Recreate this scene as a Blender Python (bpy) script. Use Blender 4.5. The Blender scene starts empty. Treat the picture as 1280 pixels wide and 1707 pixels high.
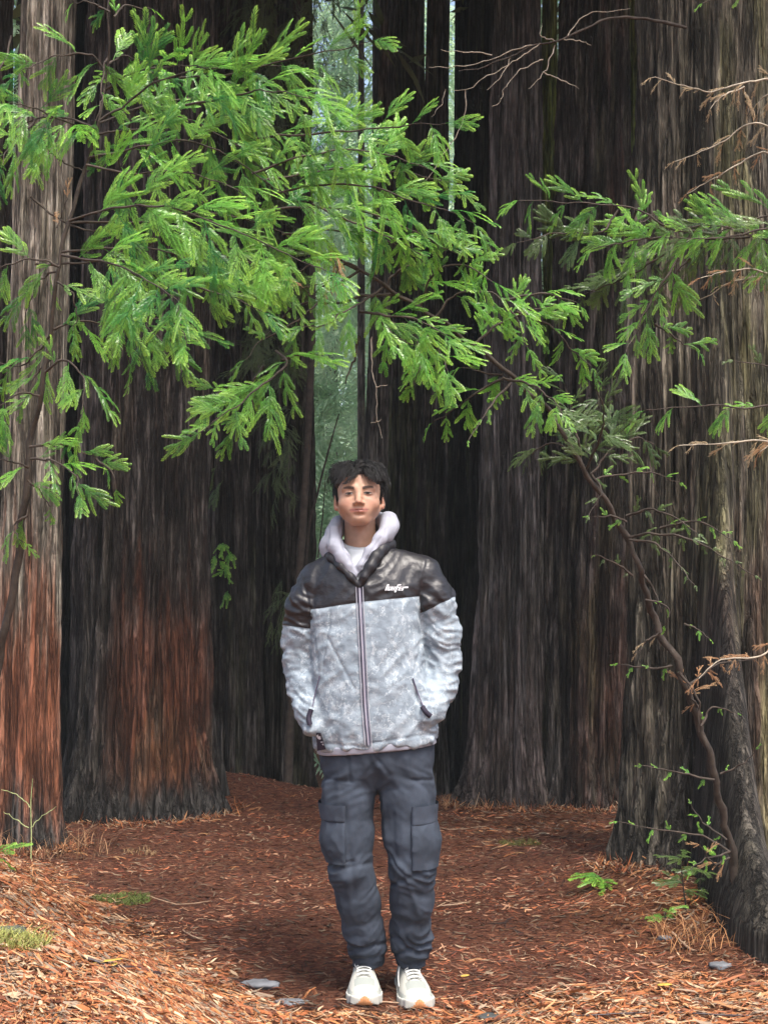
import bpy, math, random
import numpy as np
from mathutils import Matrix, Vector

rng = np.random.default_rng(11)
random.seed(5)
S = bpy.context.scene
COL = S.collection
R = math.radians

# ------------------------------------------------------------ camera, sky, sun, exposure
FPX, CX, CY, CAMH, PITCH = 2300.0, 640.0, 853.5, 1.45, R(2.1)
cd = bpy.data.cameras.new('camera'); cam = bpy.data.objects.new('camera', cd); COL.objects.link(cam)
cam.location = (0, 0, CAMH); cam.rotation_euler = (R(90) + PITCH, 0, 0)
cd.sensor_fit = 'VERTICAL'; cd.sensor_height = 24.0; cd.lens = 24.0 * FPX / 1707.0
cd.clip_start = 0.05; cd.clip_end = 1200
S.camera = cam
W = bpy.data.worlds.new('World'); S.world = W; W.use_nodes = True
nt = W.node_tree; nt.nodes.clear()
sky = nt.nodes.new('ShaderNodeTexSky'); sky.sky_type = 'NISHITA'; sky.sun_disc = False
SUN_EL, SUN_AZ = R(64), R(152)          # sun behind the camera, to its right
sky.sun_elevation = SUN_EL; sky.sun_rotation = SUN_AZ
sky.air_density = 1.0; sky.dust_density = 6.0; sky.ozone_density = 1.0
bg = nt.nodes.new('ShaderNodeBackground'); bg.inputs['Strength'].default_value = 0.14
out = nt.nodes.new('ShaderNodeOutputWorld')
nt.links.new(sky.outputs[0], bg.inputs[0]); nt.links.new(bg.outputs[0], out.inputs[0])
sl = bpy.data.lights.new('sun', 'SUN'); sl.energy = 1.7; sl.angle = R(12); sl.color = (1.0, 0.97, 0.92)
so = bpy.data.objects.new('sun', sl); COL.objects.link(so)
sd = Vector((math.sin(SUN_AZ) * math.cos(SUN_EL), math.cos(SUN_AZ) * math.cos(SUN_EL), math.sin(SUN_EL)))
so.rotation_euler = sd.to_track_quat('Z', 'Y').to_euler()
S.view_settings.view_transform = 'Standard'; S.view_settings.look = 'None'
S.view_settings.exposure = 1.45; S.view_settings.gamma = 1.0
S.view_settings.use_curve_mapping = False

def P(px, py, Y):
    """the world point at distance Y that the photograph shows at (px, py)"""
    u = (px - CX) / FPX; v = (CY - py) / FPX
    dy = math.cos(PITCH) - v * math.sin(PITCH); dz = math.sin(PITCH) + v * math.cos(PITCH)
    return np.array([u * Y / dy, Y, CAMH + dz * Y / dy])
def proj(V):
    q = V - np.array([0, 0, CAMH])
    dep = q[:, 1] * math.cos(PITCH) + q[:, 2] * math.sin(PITCH)
    up = -q[:, 1] * math.sin(PITCH) + q[:, 2] * math.cos(PITCH)
    return CX + FPX * q[:, 0] / dep, CY - FPX * up / dep

# ------------------------------------------------------------ helpers
def smooth(a, b, x):
    t = np.clip((x - a) / (b - a), 0, 1); return t * t * (3 - 2 * t)
_pr = np.random.default_rng(3)
_perm = np.concatenate([_pr.permutation(256)] * 3).astype(np.int32)
_grad = _pr.normal(size=(256, 3)).astype(np.float32); _grad /= np.linalg.norm(_grad, axis=1)[:, None]
def pn(x, y, z, seed=0):
    x = np.asarray(x, np.float32) + seed * 17.31; y = np.asarray(y, np.float32) + seed * 5.77; z = np.asarray(z, np.float32) + seed * 9.13
    x, y, z = np.broadcast_arrays(x, y, z)
    xi = np.floor(x).astype(np.int32); yi = np.floor(y).astype(np.int32); zi = np.floor(z).astype(np.int32)
    fx = x - xi; fy = y - yi; fz = z - zi
    u = fx * fx * fx * (fx * (fx * 6 - 15) + 10); v = fy * fy * fy * (fy * (fy * 6 - 15) + 10); w = fz * fz * fz * (fz * (fz * 6 - 15) + 10)
    xi &= 255; yi &= 255; zi &= 255
    def g(a, b, c):
        h = _perm[_perm[_perm[(xi + a) & 255] + ((yi + b) & 255)] + ((zi + c) & 255)]
        G = _grad[h]
        return G[..., 0] * (fx - a) + G[..., 1] * (fy - b) + G[..., 2] * (fz - c)
    x00 = g(0, 0, 0) * (1 - u) + g(1, 0, 0) * u; x10 = g(0, 1, 0) * (1 - u) + g(1, 1, 0) * u
    x01 = g(0, 0, 1) * (1 - u) + g(1, 0, 1) * u; x11 = g(0, 1, 1) * (1 - u) + g(1, 1, 1) * u
    return ((x00 * (1 - v) + x10 * v) * (1 - w) + (x01 * (1 - v) + x11 * v) * w) * 1.6

def mk(name, V, F, mat=None, parent=None, smooth_=True, attrs=None, cols=None, link=True, loc=None):
    V = np.asarray(V, np.float32); F = np.asarray(F, np.int32)
    me = bpy.data.meshes.new(name)
    if loc is not None: V = V - np.asarray(loc, np.float32)
    me.vertices.add(len(V)); me.vertices.foreach_set('co', V.ravel())
    n = F.shape[1]
    me.loops.add(F.size); me.loops.foreach_set('vertex_index', F.ravel())
    me.polygons.add(len(F)); me.polygons.foreach_set('loop_start', np.arange(0, F.size, n, dtype=np.int32))
    me.polygons.foreach_set('loop_total', np.full(len(F), n, np.int32))
    if smooth_: me.polygons.foreach_set('use_smooth', np.ones(len(F), bool))
    me.update(calc_edges=True)
    for k, a in (attrs or {}).items():
        at = me.attributes.new(k, 'FLOAT', 'POINT'); at.data.foreach_set('value', np.asarray(a, np.float32).ravel())
    for k, a in (cols or {}).items():
        at = me.attributes.new(k, 'FLOAT_COLOR', 'POINT')
        a = np.asarray(a, np.float32)
        if a.shape[1] == 3: a = np.concatenate([a, np.ones((len(a), 1), np.float32)], 1)
        at.data.foreach_set('color', a.ravel())
    if mat: me.materials.append(mat)
    if not link: return me
    o = bpy.data.objects.new(name, me); COL.objects.link(o)
    if loc is not None and parent is None: o.location = loc
    if parent is not None: o.parent = parent
    return o
def tag(o, label=None, cat=None, group=None, kind=None):
    if label: o['label'] = label
    if cat: o['category'] = cat
    if group: o['group'] = group
    if kind: o['kind'] = kind
    return o
def empty(name, loc, label, cat, group=None):
    o = bpy.data.objects.new(name, None); COL.objects.link(o); o.location = loc
    o.empty_display_size = 0.1
    return tag(o, label, cat, group)
def tube(pts, rad, n=8, jitter=0, seed=0):
    pts = np.asarray(pts, float); rad = np.broadcast_to(np.asarray(rad, float), (len(pts),))
    T = np.gradient(pts, axis=0); T /= np.linalg.norm(T, axis=1)[:, None] + 1e-9
    ref = np.array([0.3, 0.9, 0.1]) if abs(T[0] @ np.array([0.3, 0.9, 0.1])) < .9 else np.array([1., 0, 0])
    V = []; a = np.arange(n) * 2 * math.pi / n
    for i in range(len(pts)):
        A = np.cross(T[i], ref); A /= np.linalg.norm(A) + 1e-9; B = np.cross(T[i], A); ref = -np.cross(T[i], A) if False else ref
        rr = rad[i] * (1 + (jitter * pn(np.cos(a) * 1.3, np.sin(a) * 1.3, i * .35, seed) if jitter else 0))
        V.append(pts[i] + (np.cos(a) * rr)[:, None] * A + (np.sin(a) * rr)[:, None] * B)
    V = np.concatenate(V); m = len(pts)
    i = np.arange(m - 1)[:, None]; j = np.arange(n)[None]; j2 = (j + 1) % n
    F = np.stack([i * n + j, (i + 1) * n + j, (i + 1) * n + j2, i * n + j2], -1).reshape(-1, 4)
    cap = [[(m - 1) * n + k for k in (0, n // 4, n // 2, 3 * n // 4)], [k for k in (0, 3 * n // 4, n // 2, n // 4)]] if n >= 4 else []
    if cap: F = np.concatenate([F, np.array(cap)])
    return V, F
def spline(pts, n):
    """Catmull-Rom through pts, n samples"""
    p = np.asarray(pts, float); p = np.vstack([2 * p[0] - p[1], p, 2 * p[-1] - p[-2]])
    L = np.concatenate([[0], np.cumsum(np.linalg.norm(np.diff(p[1:-1, :3], axis=0), axis=1))])
    s = np.linspace(0, L[-1], n); k = np.clip(np.searchsorted(L, s, side='right') - 1, 0, len(L) - 2)
    t = ((s - L[k]) / (L[k + 1] - L[k] + 1e-9))[:, None]
    a, b, c, d = p[k], p[k + 1], p[k + 2], p[k + 3]
    return .5 * (2 * b + (c - a) * t + (2 * a - 5 * b + 4 * c - d) * t ** 2 + (3 * b - a - 3 * c + d) * t ** 3)
def join(parts):
    """list of (V,F) -> (V,F)"""
    Vs, Fs, o = [], [], 0
    for v, f in parts:
        Vs.append(v); Fs.append(np.asarray(f) + o); o += len(v)
    return np.concatenate(Vs), np.concatenate(Fs)

# signed-distance modelling ------------------------------------------------
class Grid:
    def __init__(s, lo, hi, h):
        s.h = h; s.lo = np.array(lo, float); n = np.ceil((np.array(hi) - s.lo) / h).astype(int) + 1; s.n = n
        s.x = (s.lo[0] + h * np.arange(n[0])).astype(np.float32)[:, None, None]
        s.y = (s.lo[1] + h * np.arange(n[1])).astype(np.float32)[None, :, None]
        s.z = (s.lo[2] + h * np.arange(n[2])).astype(np.float32)[None, None, :]
def smin(a, b, k):
    h = np.maximum(k - np.abs(a - b), 0) / k; return np.minimum(a, b) - h * h * k * .25
def smax(a, b, k): return -smin(-a, -b, k)
def cone(g, a, b, ra, rb, sy=1.0):
    """capsule with a radius that runs from ra to rb; sy squashes it along y"""
    a = np.asarray(a, float); b = np.asarray(b, float); d = b - a
    x = g.x - a[0]; y = (g.y - a[1]); z = g.z - a[2]
    t = np.clip((x * d[0] + y * d[1] + z * d[2]) / (d @ d + 1e-12), 0, 1)
    return np.sqrt((x - t * d[0]) ** 2 + ((y - t * d[1]) / sy) ** 2 + (z - t * d[2]) ** 2) - (ra + (rb - ra) * t)
def chain(g, pts, k, sy=1.0):
    D = None
    for p, q in zip(pts[:-1], pts[1:]):
        d = cone(g, p[:3], q[:3], p[3], q[3], sy); D = d if D is None else smin(D, d, k)
    return D
def ell(g, c, r, rot=None):
    x = g.x - c[0]; y = g.y - c[1]; z = g.z - c[2]
    if rot is not None:
        x, y, z = (rot[0][0] * x + rot[0][1] * y + rot[0][2] * z, rot[1][0] * x + rot[1][1] * y + rot[1][2] * z, rot[2][0] * x + rot[2][1] * y + rot[2][2] * z)
    k0 = np.sqrt((x / r[0]) ** 2 + (y / r[1]) ** 2 + (z / r[2]) ** 2)
    k1 = np.sqrt((x / r[0] ** 2) ** 2 + (y / r[1] ** 2) ** 2 + (z / r[2] ** 2) ** 2) + 1e-6
    return k0 * (k0 - 1) / k1
def nets(g, D):
    """surface nets: the zero surface of D as quads"""
    D = np.broadcast_to(D, tuple(g.n)).astype(np.float32)
    s = D < 0; cnt = np.zeros(tuple(g.n - 1), np.int8)
    for i in (0, 1):
        for j in (0, 1):
            for k in (0, 1):
                cnt += s[i:g.n[0] - 1 + i, j:g.n[1] - 1 + j, k:g.n[2] - 1 + k]
    I = np.argwhere((cnt > 0) & (cnt < 8)); idx = -np.ones(tuple(g.n - 1), np.int32); idx[I[:, 0], I[:, 1], I[:, 2]] = np.arange(len(I))
    acc = np.zeros((len(I), 3)); num = np.zeros(len(I))
    C = [(i, j, k) for i in (0, 1) for j in (0, 1) for k in (0, 1)]
    for a in C:
        for ax in range(3):
            if a[ax]: continue
            b = list(a); b[ax] = 1
            da = D[I[:, 0] + a[0], I[:, 1] + a[1], I[:, 2] + a[2]]; db = D[I[:, 0] + b[0], I[:, 1] + b[1], I[:, 2] + b[2]]
            m = (da < 0) != (db < 0); t = np.where(m, da / (da - db + 1e-12 * (da == db)), 0)
            p = np.tile(np.array(a, float), (len(I), 1)); p[:, ax] += t
            acc[m] += p[m]; num += m
    V = (I + acc / num[:, None]) * g.h + g.lo
    Fs = []
    for ax in range(3):
        u, v = (ax + 1) % 3, (ax + 2) % 3
        sl0 = [slice(1, -1)] * 3; sl1 = [slice(1, -1)] * 3; sl0[ax] = slice(0, -1); sl1[ax] = slice(1, None)
        a = s[tuple(sl0)]; b = s[tuple(sl1)]
        for flip, m in ((False, a & ~b), (True, ~a & b)):
            E = np.argwhere(m)
            off = np.ones(3, int); off[ax] = 0; E = E + off
            def c(du, dv):
                q = E.copy(); q[:, u] += du; q[:, v] += dv; return idx[q[:, 0], q[:, 1], q[:, 2]]
            f = np.stack([c(-1, -1), c(0, -1), c(0, 0), c(-1, 0)], 1)
            Fs.append(f[:, ::-1] if flip else f)
    F = np.concatenate(Fs); F = F[(F >= 0).all(1)]
    return V, F
def normals(V, F):
    n = np.cross(V[F[:, 2]] - V[F[:, 0]], V[F[:, 3]] - V[F[:, 1]]); N = np.zeros_like(V)
    for i in range(4): np.add.at(N, F[:, i], n)
    return N / (np.linalg.norm(N, axis=1)[:, None] + 1e-12)
def relax(V, F, it=2):
    for _ in range(it):
        A = np.zeros_like(V); c = np.zeros(len(V))
        for i in range(4):
            np.add.at(A, F[:, i], V[F[:, (i + 1) % 4]]); np.add.at(A, F[:, i], V[F[:, (i + 3) % 4]]); np.add.at(c, F[:, i], 2)
        V = .5 * V + .5 * A / c[:, None]
    return V
def front(V, x, z, rad=.006):
    """y of the nearest-to-camera surface of vertex cloud V at (x, z)"""
    d = (V[:, 0] - x) ** 2 + (V[:, 2] - z) ** 2; m = d < rad * rad
    if not m.any():
        i = np.argsort(d)[:12]; return V[i, 1].min()
    return V[m, 1].min()

# ------------------------------------------------------------ materials
def M(name):
    m = bpy.data.materials.new(name); m.use_nodes = True
    n = m.node_tree.nodes; b = n['Principled BSDF']
    return m, n, m.node_tree.links, b
def simple(name, col, rough=.7, spec=.3, bump=0, bscale=200, var=0.0, vscale=8):
    m, n, l, b = M(name)
    b.inputs['Roughness'].default_value = rough; b.inputs['Specular IOR Level'].default_value = spec
    b.inputs['Base Color'].default_value = (*col, 1)
    tc = n.new('ShaderNodeTexCoord')
    if var:
        t = n.new('ShaderNodeTexNoise'); t.inputs['Scale'].default_value = vscale; t.inputs['Detail'].default_value = 5
        l.new(tc.outputs['Object'], t.inputs['Vector'])
        r = n.new('ShaderNodeMapRange'); r.inputs[1].default_value = .3; r.inputs[2].default_value = .7; r.inputs[3].default_value = 1 - var; r.inputs[4].default_value = 1 + var
        l.new(t.outputs[0], r.inputs[0])
        x = n.new('ShaderNodeVectorMath'); x.operation = 'SCALE'; x.inputs[0].default_value = col
        l.new(r.outputs[0], x.inputs['Scale']); l.new(x.outputs[0], b.inputs['Base Color'])
    if bump:
        t = n.new('ShaderNodeTexNoise'); t.inputs['Scale'].default_value = bscale; t.inputs['Detail'].default_value = 3
        l.new(tc.outputs['Object'], t.inputs['Vector'])
        bp = n.new('ShaderNodeBump'); bp.inputs['Strength'].default_value = bump; bp.inputs['Distance'].default_value = .002
        l.new(t.outputs[0], bp.inputs['Height']); l.new(bp.outputs[0], b.inputs['Normal'])
    return m
def ramp(n, stops):
    r = n.new('ShaderNodeValToRGB'); e = r.color_ramp.elements
    while len(e) < len(stops): e.new(.5)
    for k, (p, c) in enumerate(stops): e[k].position = p; e[k].color = (*c, 1)
    return r
def mixc(n, l, f, a, b_):
    x = n.new('ShaderNodeMix'); x.data_type = 'RGBA'
    if f is not None:
        if hasattr(f, 'links'): l.new(f, x.inputs[0])
        else: x.inputs[0].default_value = f
    for v, i in ((a, 6), (b_, 7)):
        if hasattr(v, 'links'): l.new(v, x.inputs[i])
        else: x.inputs[i].default_value = (*v, 1)
    return x.outputs[2]
def noise(n, l, vec, scale, detail=4, rough=.55, mapscale=None):
    if mapscale is not None:
        mp = n.new('ShaderNodeMapping'); mp.inputs['Scale'].default_value = mapscale; l.new(vec, mp.inputs[0]); vec = mp.outputs[0]
    t = n.new('ShaderNodeTexNoise'); t.inputs['Scale'].default_value = scale; t.inputs['Detail'].default_value = detail; t.inputs['Roughness'].default_value = rough
    l.new(vec, t.inputs['Vector']); return t.outputs[0]
def mathn(n, l, op, a, b=None, c=None):
    x = n.new('ShaderNodeMath'); x.operation = op
    for i, v in enumerate((a, b, c)):
        if v is None: continue
        if hasattr(v, 'links'): l.new(v, x.inputs[i])
        else: x.inputs[i].default_value = v
    return x.outputs[0]
def attr(n, name):
    a = n.new('ShaderNodeAttribute'); a.attribute_name = name; return a

def bark_mat(name, dark, mid, light, red=(.115, .040, .020), moss=(.062, .066, .028)):
    m, n, l, b = M(name); b.inputs['Roughness'].default_value = .82; b.inputs['Specular IOR Level'].default_value = .25
    tc = n.new('ShaderNodeTexCoord').outputs['Object']
    f1 = noise(n, l, tc, 1, 6, .6, (40, 40, 2.6)); f2 = noise(n, l, tc, 1, 4, .6, (13, 13, 1.0)); f3 = noise(n, l, tc, 1, 3, .7, (120, 120, 18))
    big = noise(n, l, tc, 1, 4, .6, (2.2, 2.2, .8))
    k = mathn(n, l, 'ADD', mathn(n, l, 'MULTIPLY', f1, .48), mathn(n, l, 'ADD', mathn(n, l, 'MULTIPLY', f2, .36), mathn(n, l, 'MULTIPLY', f3, .16)))
    k = mathn(n, l, 'ADD', k, mathn(n, l, 'MULTIPLY_ADD', noise(n, l, tc, 1, 4, .6, (7, 7, 4)), .35, -.175))
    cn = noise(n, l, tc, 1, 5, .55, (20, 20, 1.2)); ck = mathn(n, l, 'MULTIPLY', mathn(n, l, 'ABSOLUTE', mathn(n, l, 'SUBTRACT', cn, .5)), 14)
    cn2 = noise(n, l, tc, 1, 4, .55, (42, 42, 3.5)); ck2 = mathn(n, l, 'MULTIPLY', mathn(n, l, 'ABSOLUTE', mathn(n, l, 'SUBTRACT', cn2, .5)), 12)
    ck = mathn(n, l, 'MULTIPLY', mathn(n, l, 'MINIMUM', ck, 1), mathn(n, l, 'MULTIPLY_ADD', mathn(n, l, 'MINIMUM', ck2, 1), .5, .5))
    r = ramp(n, [(.38, dark), (.49, mid), (.61, light)]); l.new(k, r.inputs[0])
    a = attr(n, 'zone'); sp = n.new('ShaderNodeSeparateColor'); l.new(a.outputs['Color'], sp.inputs[0])
    rr = ramp(n, [(.33, tuple(c * .35 for c in red)), (.52, red), (.70, tuple(min(1, c * 1.7 + .02) for c in red))]); l.new(k, rr.inputs[0])
    c = mixc(n, l, sp.outputs[0], r.outputs[0], rr.outputs[0])
    gm = mathn(n, l, 'MULTIPLY', sp.outputs[2], mathn(n, l, 'SMOOTHSTEP', big, .3, .6) if False else mathn(n, l, 'MULTIPLY', f2, 1.5))
    mr = ramp(n, [(.35, tuple(c_ * .4 for c_ in moss)), (.65, tuple(c_ * 1.5 for c_ in moss))]); l.new(k, mr.inputs[0])
    c = mixc(n, l, gm, c, mr.outputs[0])
    ch = ramp(n, [(.40, (.010, .009, .008)), (.62, (.070, .064, .058))]); l.new(k, ch.inputs[0])
    c = mixc(n, l, sp.outputs[1], c, ch.outputs[0])
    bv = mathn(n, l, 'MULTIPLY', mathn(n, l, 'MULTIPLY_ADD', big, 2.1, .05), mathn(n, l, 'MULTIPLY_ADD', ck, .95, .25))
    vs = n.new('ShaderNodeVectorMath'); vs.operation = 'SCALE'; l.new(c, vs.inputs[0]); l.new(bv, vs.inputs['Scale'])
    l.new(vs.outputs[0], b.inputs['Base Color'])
    bp = n.new('ShaderNodeBump'); bp.inputs['Strength'].default_value = 1; bp.inputs['Distance'].default_value = .02
    l.new(mathn(n, l, 'ADD', mathn(n, l, 'MULTIPLY', k, .8), mathn(n, l, 'MULTIPLY', ck, .8)), bp.inputs['Height']); l.new(bp.outputs[0], b.inputs['Normal'])
    return m
def leaf_mat(name, c1, c2, tip, trans=.4, rough=.30):
    m, n, l, b = M(name); b.inputs['Roughness'].default_value = rough; b.inputs['Specular IOR Level'].default_value = .5
    oi = n.new('ShaderNodeObjectInfo'); c = mixc(n, l, oi.outputs['Random'], c1, c2)
    a = attr(n, 'tip'); c = mixc(n, l, a.outputs['Fac'], c, tip)
    tc = n.new('ShaderNodeTexCoord').outputs['Object']
    nz = noise(n, l, tc, 40, 2); vs = n.new('ShaderNodeVectorMath'); vs.operation = 'SCALE'; l.new(c, vs.inputs[0])
    l.new(mathn(n, l, 'MULTIPLY_ADD', nz, .9, .55), vs.inputs['Scale'])
    l.new(vs.outputs[0], b.inputs['Base Color'])
    t = n.new('ShaderNodeBsdfTranslucent'); l.new(vs.outputs[0], t.inputs[0])
    mx = n.new('ShaderNodeMixShader'); mx.inputs[0].default_value = trans
    l.new(b.outputs[0], mx.inputs[1]); l.new(t.outputs[0], mx.inputs[2]); l.new(mx.outputs[0], n['Material Output'].inputs[0])
    return m
def attr_col_mat(name, att='col', rough=.8, spec=.2, trans=0):
    m, n, l, b = M(name); b.inputs['Roughness'].default_value = rough; b.inputs['Specular IOR Level'].default_value = spec
    a = attr(n, att); l.new(a.outputs['Color'], b.inputs['Base Color'])
    if trans:
        t = n.new('ShaderNodeBsdfTranslucent'); l.new(a.outputs['Color'], t.inputs[0])
        mx = n.new('ShaderNodeMixShader'); mx.inputs[0].default_value = trans
        l.new(b.outputs[0], mx.inputs[1]); l.new(t.outputs[0], mx.inputs[2]); l.new(mx.outputs[0], n['Material Output'].inputs[0])
    return m
MAT = {}
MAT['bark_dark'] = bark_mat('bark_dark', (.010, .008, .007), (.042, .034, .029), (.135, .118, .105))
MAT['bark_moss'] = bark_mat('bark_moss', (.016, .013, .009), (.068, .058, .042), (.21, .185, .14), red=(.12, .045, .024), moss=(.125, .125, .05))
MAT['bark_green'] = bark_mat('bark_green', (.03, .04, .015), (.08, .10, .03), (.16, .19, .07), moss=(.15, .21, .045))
MAT['bark_black'] = bark_mat('bark_black', (.004, .004, .004), (.013, .011, .010), (.038, .034, .030))  # deep shade of the grove put into the bark colour
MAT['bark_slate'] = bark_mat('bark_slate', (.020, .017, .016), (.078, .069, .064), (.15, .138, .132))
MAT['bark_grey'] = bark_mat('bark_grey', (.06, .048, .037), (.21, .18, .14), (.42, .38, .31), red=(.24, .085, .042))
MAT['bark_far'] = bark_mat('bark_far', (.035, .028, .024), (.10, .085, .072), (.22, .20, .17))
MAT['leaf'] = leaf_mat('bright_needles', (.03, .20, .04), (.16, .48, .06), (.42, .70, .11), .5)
MAT['leaf_dull'] = leaf_mat('shaded_needles', (.05, .11, .035), (.09, .14, .035), (.12, .19, .05), .3)  # brown-green needles, duller than the bright ones
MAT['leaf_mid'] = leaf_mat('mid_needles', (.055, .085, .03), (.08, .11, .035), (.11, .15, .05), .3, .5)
MAT['leaf_far'] = leaf_mat('far_needles', (.30, .46, .31), (.40, .56, .36), (.50, .64, .42), .5, .6)  # distant mist painted into the needle colour, paled and desaturated
MAT['dead'] = leaf_mat('dead_needles', (.42, .23, .11), (.32, .14, .06), (.50, .33, .18), .2, .8)
MAT['dead_tan'] = leaf_mat('dead_tan_needles', (.50, .38, .22), (.42, .27, .14), (.55, .44, .28), .2, .8)
MAT['twig'] = simple('twig_bark', (.045, .034, .026), .75, .3, .6, 120, .4, 30)
MAT['twig_pale'] = simple('bare_twig', (.30, .26, .20), .8, .2, .5, 120, .3, 30)
# ------------------------------------------------------------ ground
def bank(x, y): return (x + .92) * -.85 + (y - 5.45) * -.53
def gz(x, y, fine=True):
    x = np.asarray(x, float); y = np.asarray(y, float)
    s = bank(x, y)
    z = .27 * smooth(-.08, .9, s) * smooth(9.5, 6.8, y)
    z = z + .15 * np.exp(-((x - 1.33) ** 2 / .5 ** 2 + (y - 6.15) ** 2 / .75 ** 2)) * smooth(4.9, 5.6, y)
    z = z + .13 * np.exp(-((x + .98) ** 2 / .5 ** 2 + (y - 8.75) ** 2 / .5 ** 2))
    z = z + .05 * np.exp(-((x - 1.4) ** 2 / .25 ** 2 + (y - 5.15) ** 2 / .3 ** 2))
    z = z - np.minimum(.25 * np.maximum(y - 8.7, 0), 1.6)
    if fine:
        z = z + .022 * pn(x * 1.7, y * 1.7, 0, 3) + .010 * pn(x * 6, y * 6, 0, 4) + .004 * pn(x * 22, y * 22, 0, 5)
    return z
def brightness(x, y):
    """where the loose fresh litter lies, against the trodden path"""
    s = bank(x, y)
    b = smooth(-.15, .12, s + .12 * pn(x * 3, y * 3, 0, 9))
    b = np.maximum(b, smooth(.12, -.12, y - (4.62 + .30 * np.clip(x - .35, -1, 1.2)) + .12 * pn(x * 3, y * 3, 0, 8)))
    b = np.maximum(b, .75 * np.exp(-((x - 1.3) ** 2 / .45 ** 2 + (y - 5.6) ** 2 / .5 ** 2)))
    b = np.maximum(b, .55 * np.exp(-((x - .9) ** 2 / .6 ** 2 + (y - 7.6) ** 2 / .5 ** 2)))
    return b
xs = np.concatenate([-np.geomspace(400, 4, 26), np.arange(-3.6, 3.61, .045), np.geomspace(4, 400, 26)])
ys = np.concatenate([[-300, -100, -40, -15, -5, 0, 1.5], np.arange(2.6, 11, .05), np.geomspace(11.3, 500, 34)])
X, Yg = np.meshgrid(xs, ys, indexing='ij'); Z = gz(X, Yg)
nx, ny = X.shape; ii = np.arange(nx - 1)[:, None]; jj = np.arange(ny - 1)[None]
Fg = np.stack([ii * ny + jj, (ii + 1) * ny + jj, (ii + 1) * ny + jj + 1, ii * ny + jj + 1], -1).reshape(-1, 4)
m, n, l, b = M('forest_duff'); b.inputs['Roughness'].default_value = .9; b.inputs['Specular IOR Level'].default_value = .15
tc = n.new('ShaderNodeTexCoord').outputs['Object']
k = noise(n, l, tc, 1, 6, .7, (30, 75, 30)); k2 = noise(n, l, tc, 2.0, 4)
r1 = ramp(n, [(.3, (.012, .006, .004)), (.5, (.085, .030, .017)), (.72, (.22, .105, .06))]); l.new(k, r1.inputs[0])
r2 = ramp(n, [(.3, (.03, .011, .006)), (.5, (.16, .06, .025)), (.72, (.32, .16, .08))]); l.new(k, r2.inputs[0])
a = attr(n, 'fresh'); l.new(mixc(n, l, a.outputs['Fac'], r1.outputs[0], r2.outputs[0]), b.inputs['Base Color'])
bp = n.new('ShaderNodeBump'); bp.inputs['Strength'].default_value = 1; bp.inputs['Distance'].default_value = .02
l.new(k, bp.inputs['Height']); l.new(bp.outputs[0], b.inputs['Normal'])
g_o = mk('ground', np.stack([X, Yg, Z], -1).reshape(-1, 3), Fg, m, attrs={'fresh': brightness(X, Yg).ravel()})
tag(g_o, 'forest floor of trodden reddish brown redwood duff', kind='structure')

def at_(px, Y): return (px - 640) / 2300. * Y
# ------------------------------------------------------------ loose litter (nobody could count it)
NL = 160000
yy = 3.5 + 5.7 * rng.random(NL) ** 1.45; xx = (rng.random(NL) * 2 - 1) * (.30 * yy + .45)
fb = brightness(xx, yy)
feet = [(at_(44, 7.1), 7.1, .22), (at_(238, 8.2), 8.2, .50), (at_(388, 9.3), 9.3, .26), (at_(846, 8.45), 8.45, .30), (at_(962, 8.5), 8.5, .36), (at_(1158, 6.35), 6.35, .40)]
k0 = 0
for fx_, fy_, fr_ in feet:
    kk_ = 1500; a_ = rng.uniform(math.pi, 2 * math.pi, kk_); q_ = fr_ + np.abs(rng.normal(0, .07, kk_)); xx[k0:k0 + kk_] = fx_ + q_ * np.cos(a_); yy[k0:k0 + kk_] = fy_ + q_ * np.sin(a_); k0 += kk_
NFT = k0; fb = brightness(xx, yy); fb[:NFT] = np.maximum(fb[:NFT], .6)
keep = (rng.random(NL) < (.55 + .45 * fb)) | (np.arange(NL) < NFT); xx, yy, fb = xx[keep], yy[keep], fb[keep]; NL = len(xx)
Ln = (.012 + .052 * rng.random(NL) ** 1.9) * (.9 + .5 * fb); Wd = (.0013 + .0034 * rng.random(NL) ** 2.5) * (.8 + .4 * fb)
big = rng.random(NL) < .02 * (.3 + fb); Ln[big] *= 1.8; Wd[big] *= 1.7
th = rng.normal(0, .55, NL); rnd_ = rng.random(NL) < .45; th[rnd_] = rng.random(rnd_.sum()) * math.pi * 2
on_bank = bank(xx, yy) > .1; th[on_bank] = rng.normal(-.75, .6, on_bank.sum())
d = np.stack([np.cos(th), np.sin(th)], 1); nrm = np.stack([-d[:, 1], d[:, 0]], 1)
rows = []
tilt = rng.normal(0, .16, NL); tilt[:NFT] = rng.normal(0, .8, NFT); lift = .003 + .012 * rng.random(NL) ** 2 * (.5 + fb); bend = rng.normal(0, .18, NL); roll = rng.normal(0, .5, NL)
for t, wf in ((-.5, .35), (-.1, 1.0), (.3, .8), (.5, .12)):
    c = np.stack([xx, yy], 1) + d * (Ln * t)[:, None] + nrm * (bend * Ln * (t * t * 4 - .5))[:, None] * .5
    zc = gz(c[:, 0], c[:, 1]) + lift + tilt * Ln * t + .25 * Ln * (t * t) * rng.choice([-.6, 1], NL)
    for sg in (-1, 1):
        q = c + nrm * (sg * Wd * wf)[:, None]
        rows.append(np.stack([q[:, 0], q[:, 1], zc + sg * Wd * wf * roll], 1))
V = np.stack(rows, 1).reshape(-1, 3)
base = (np.arange(NL) * 8)[:, None, None]
F = (base + np.array([[0, 1, 3, 2], [2, 3, 5, 4], [4, 5, 7, 6]])[None]).reshape(-1, 4)
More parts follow.
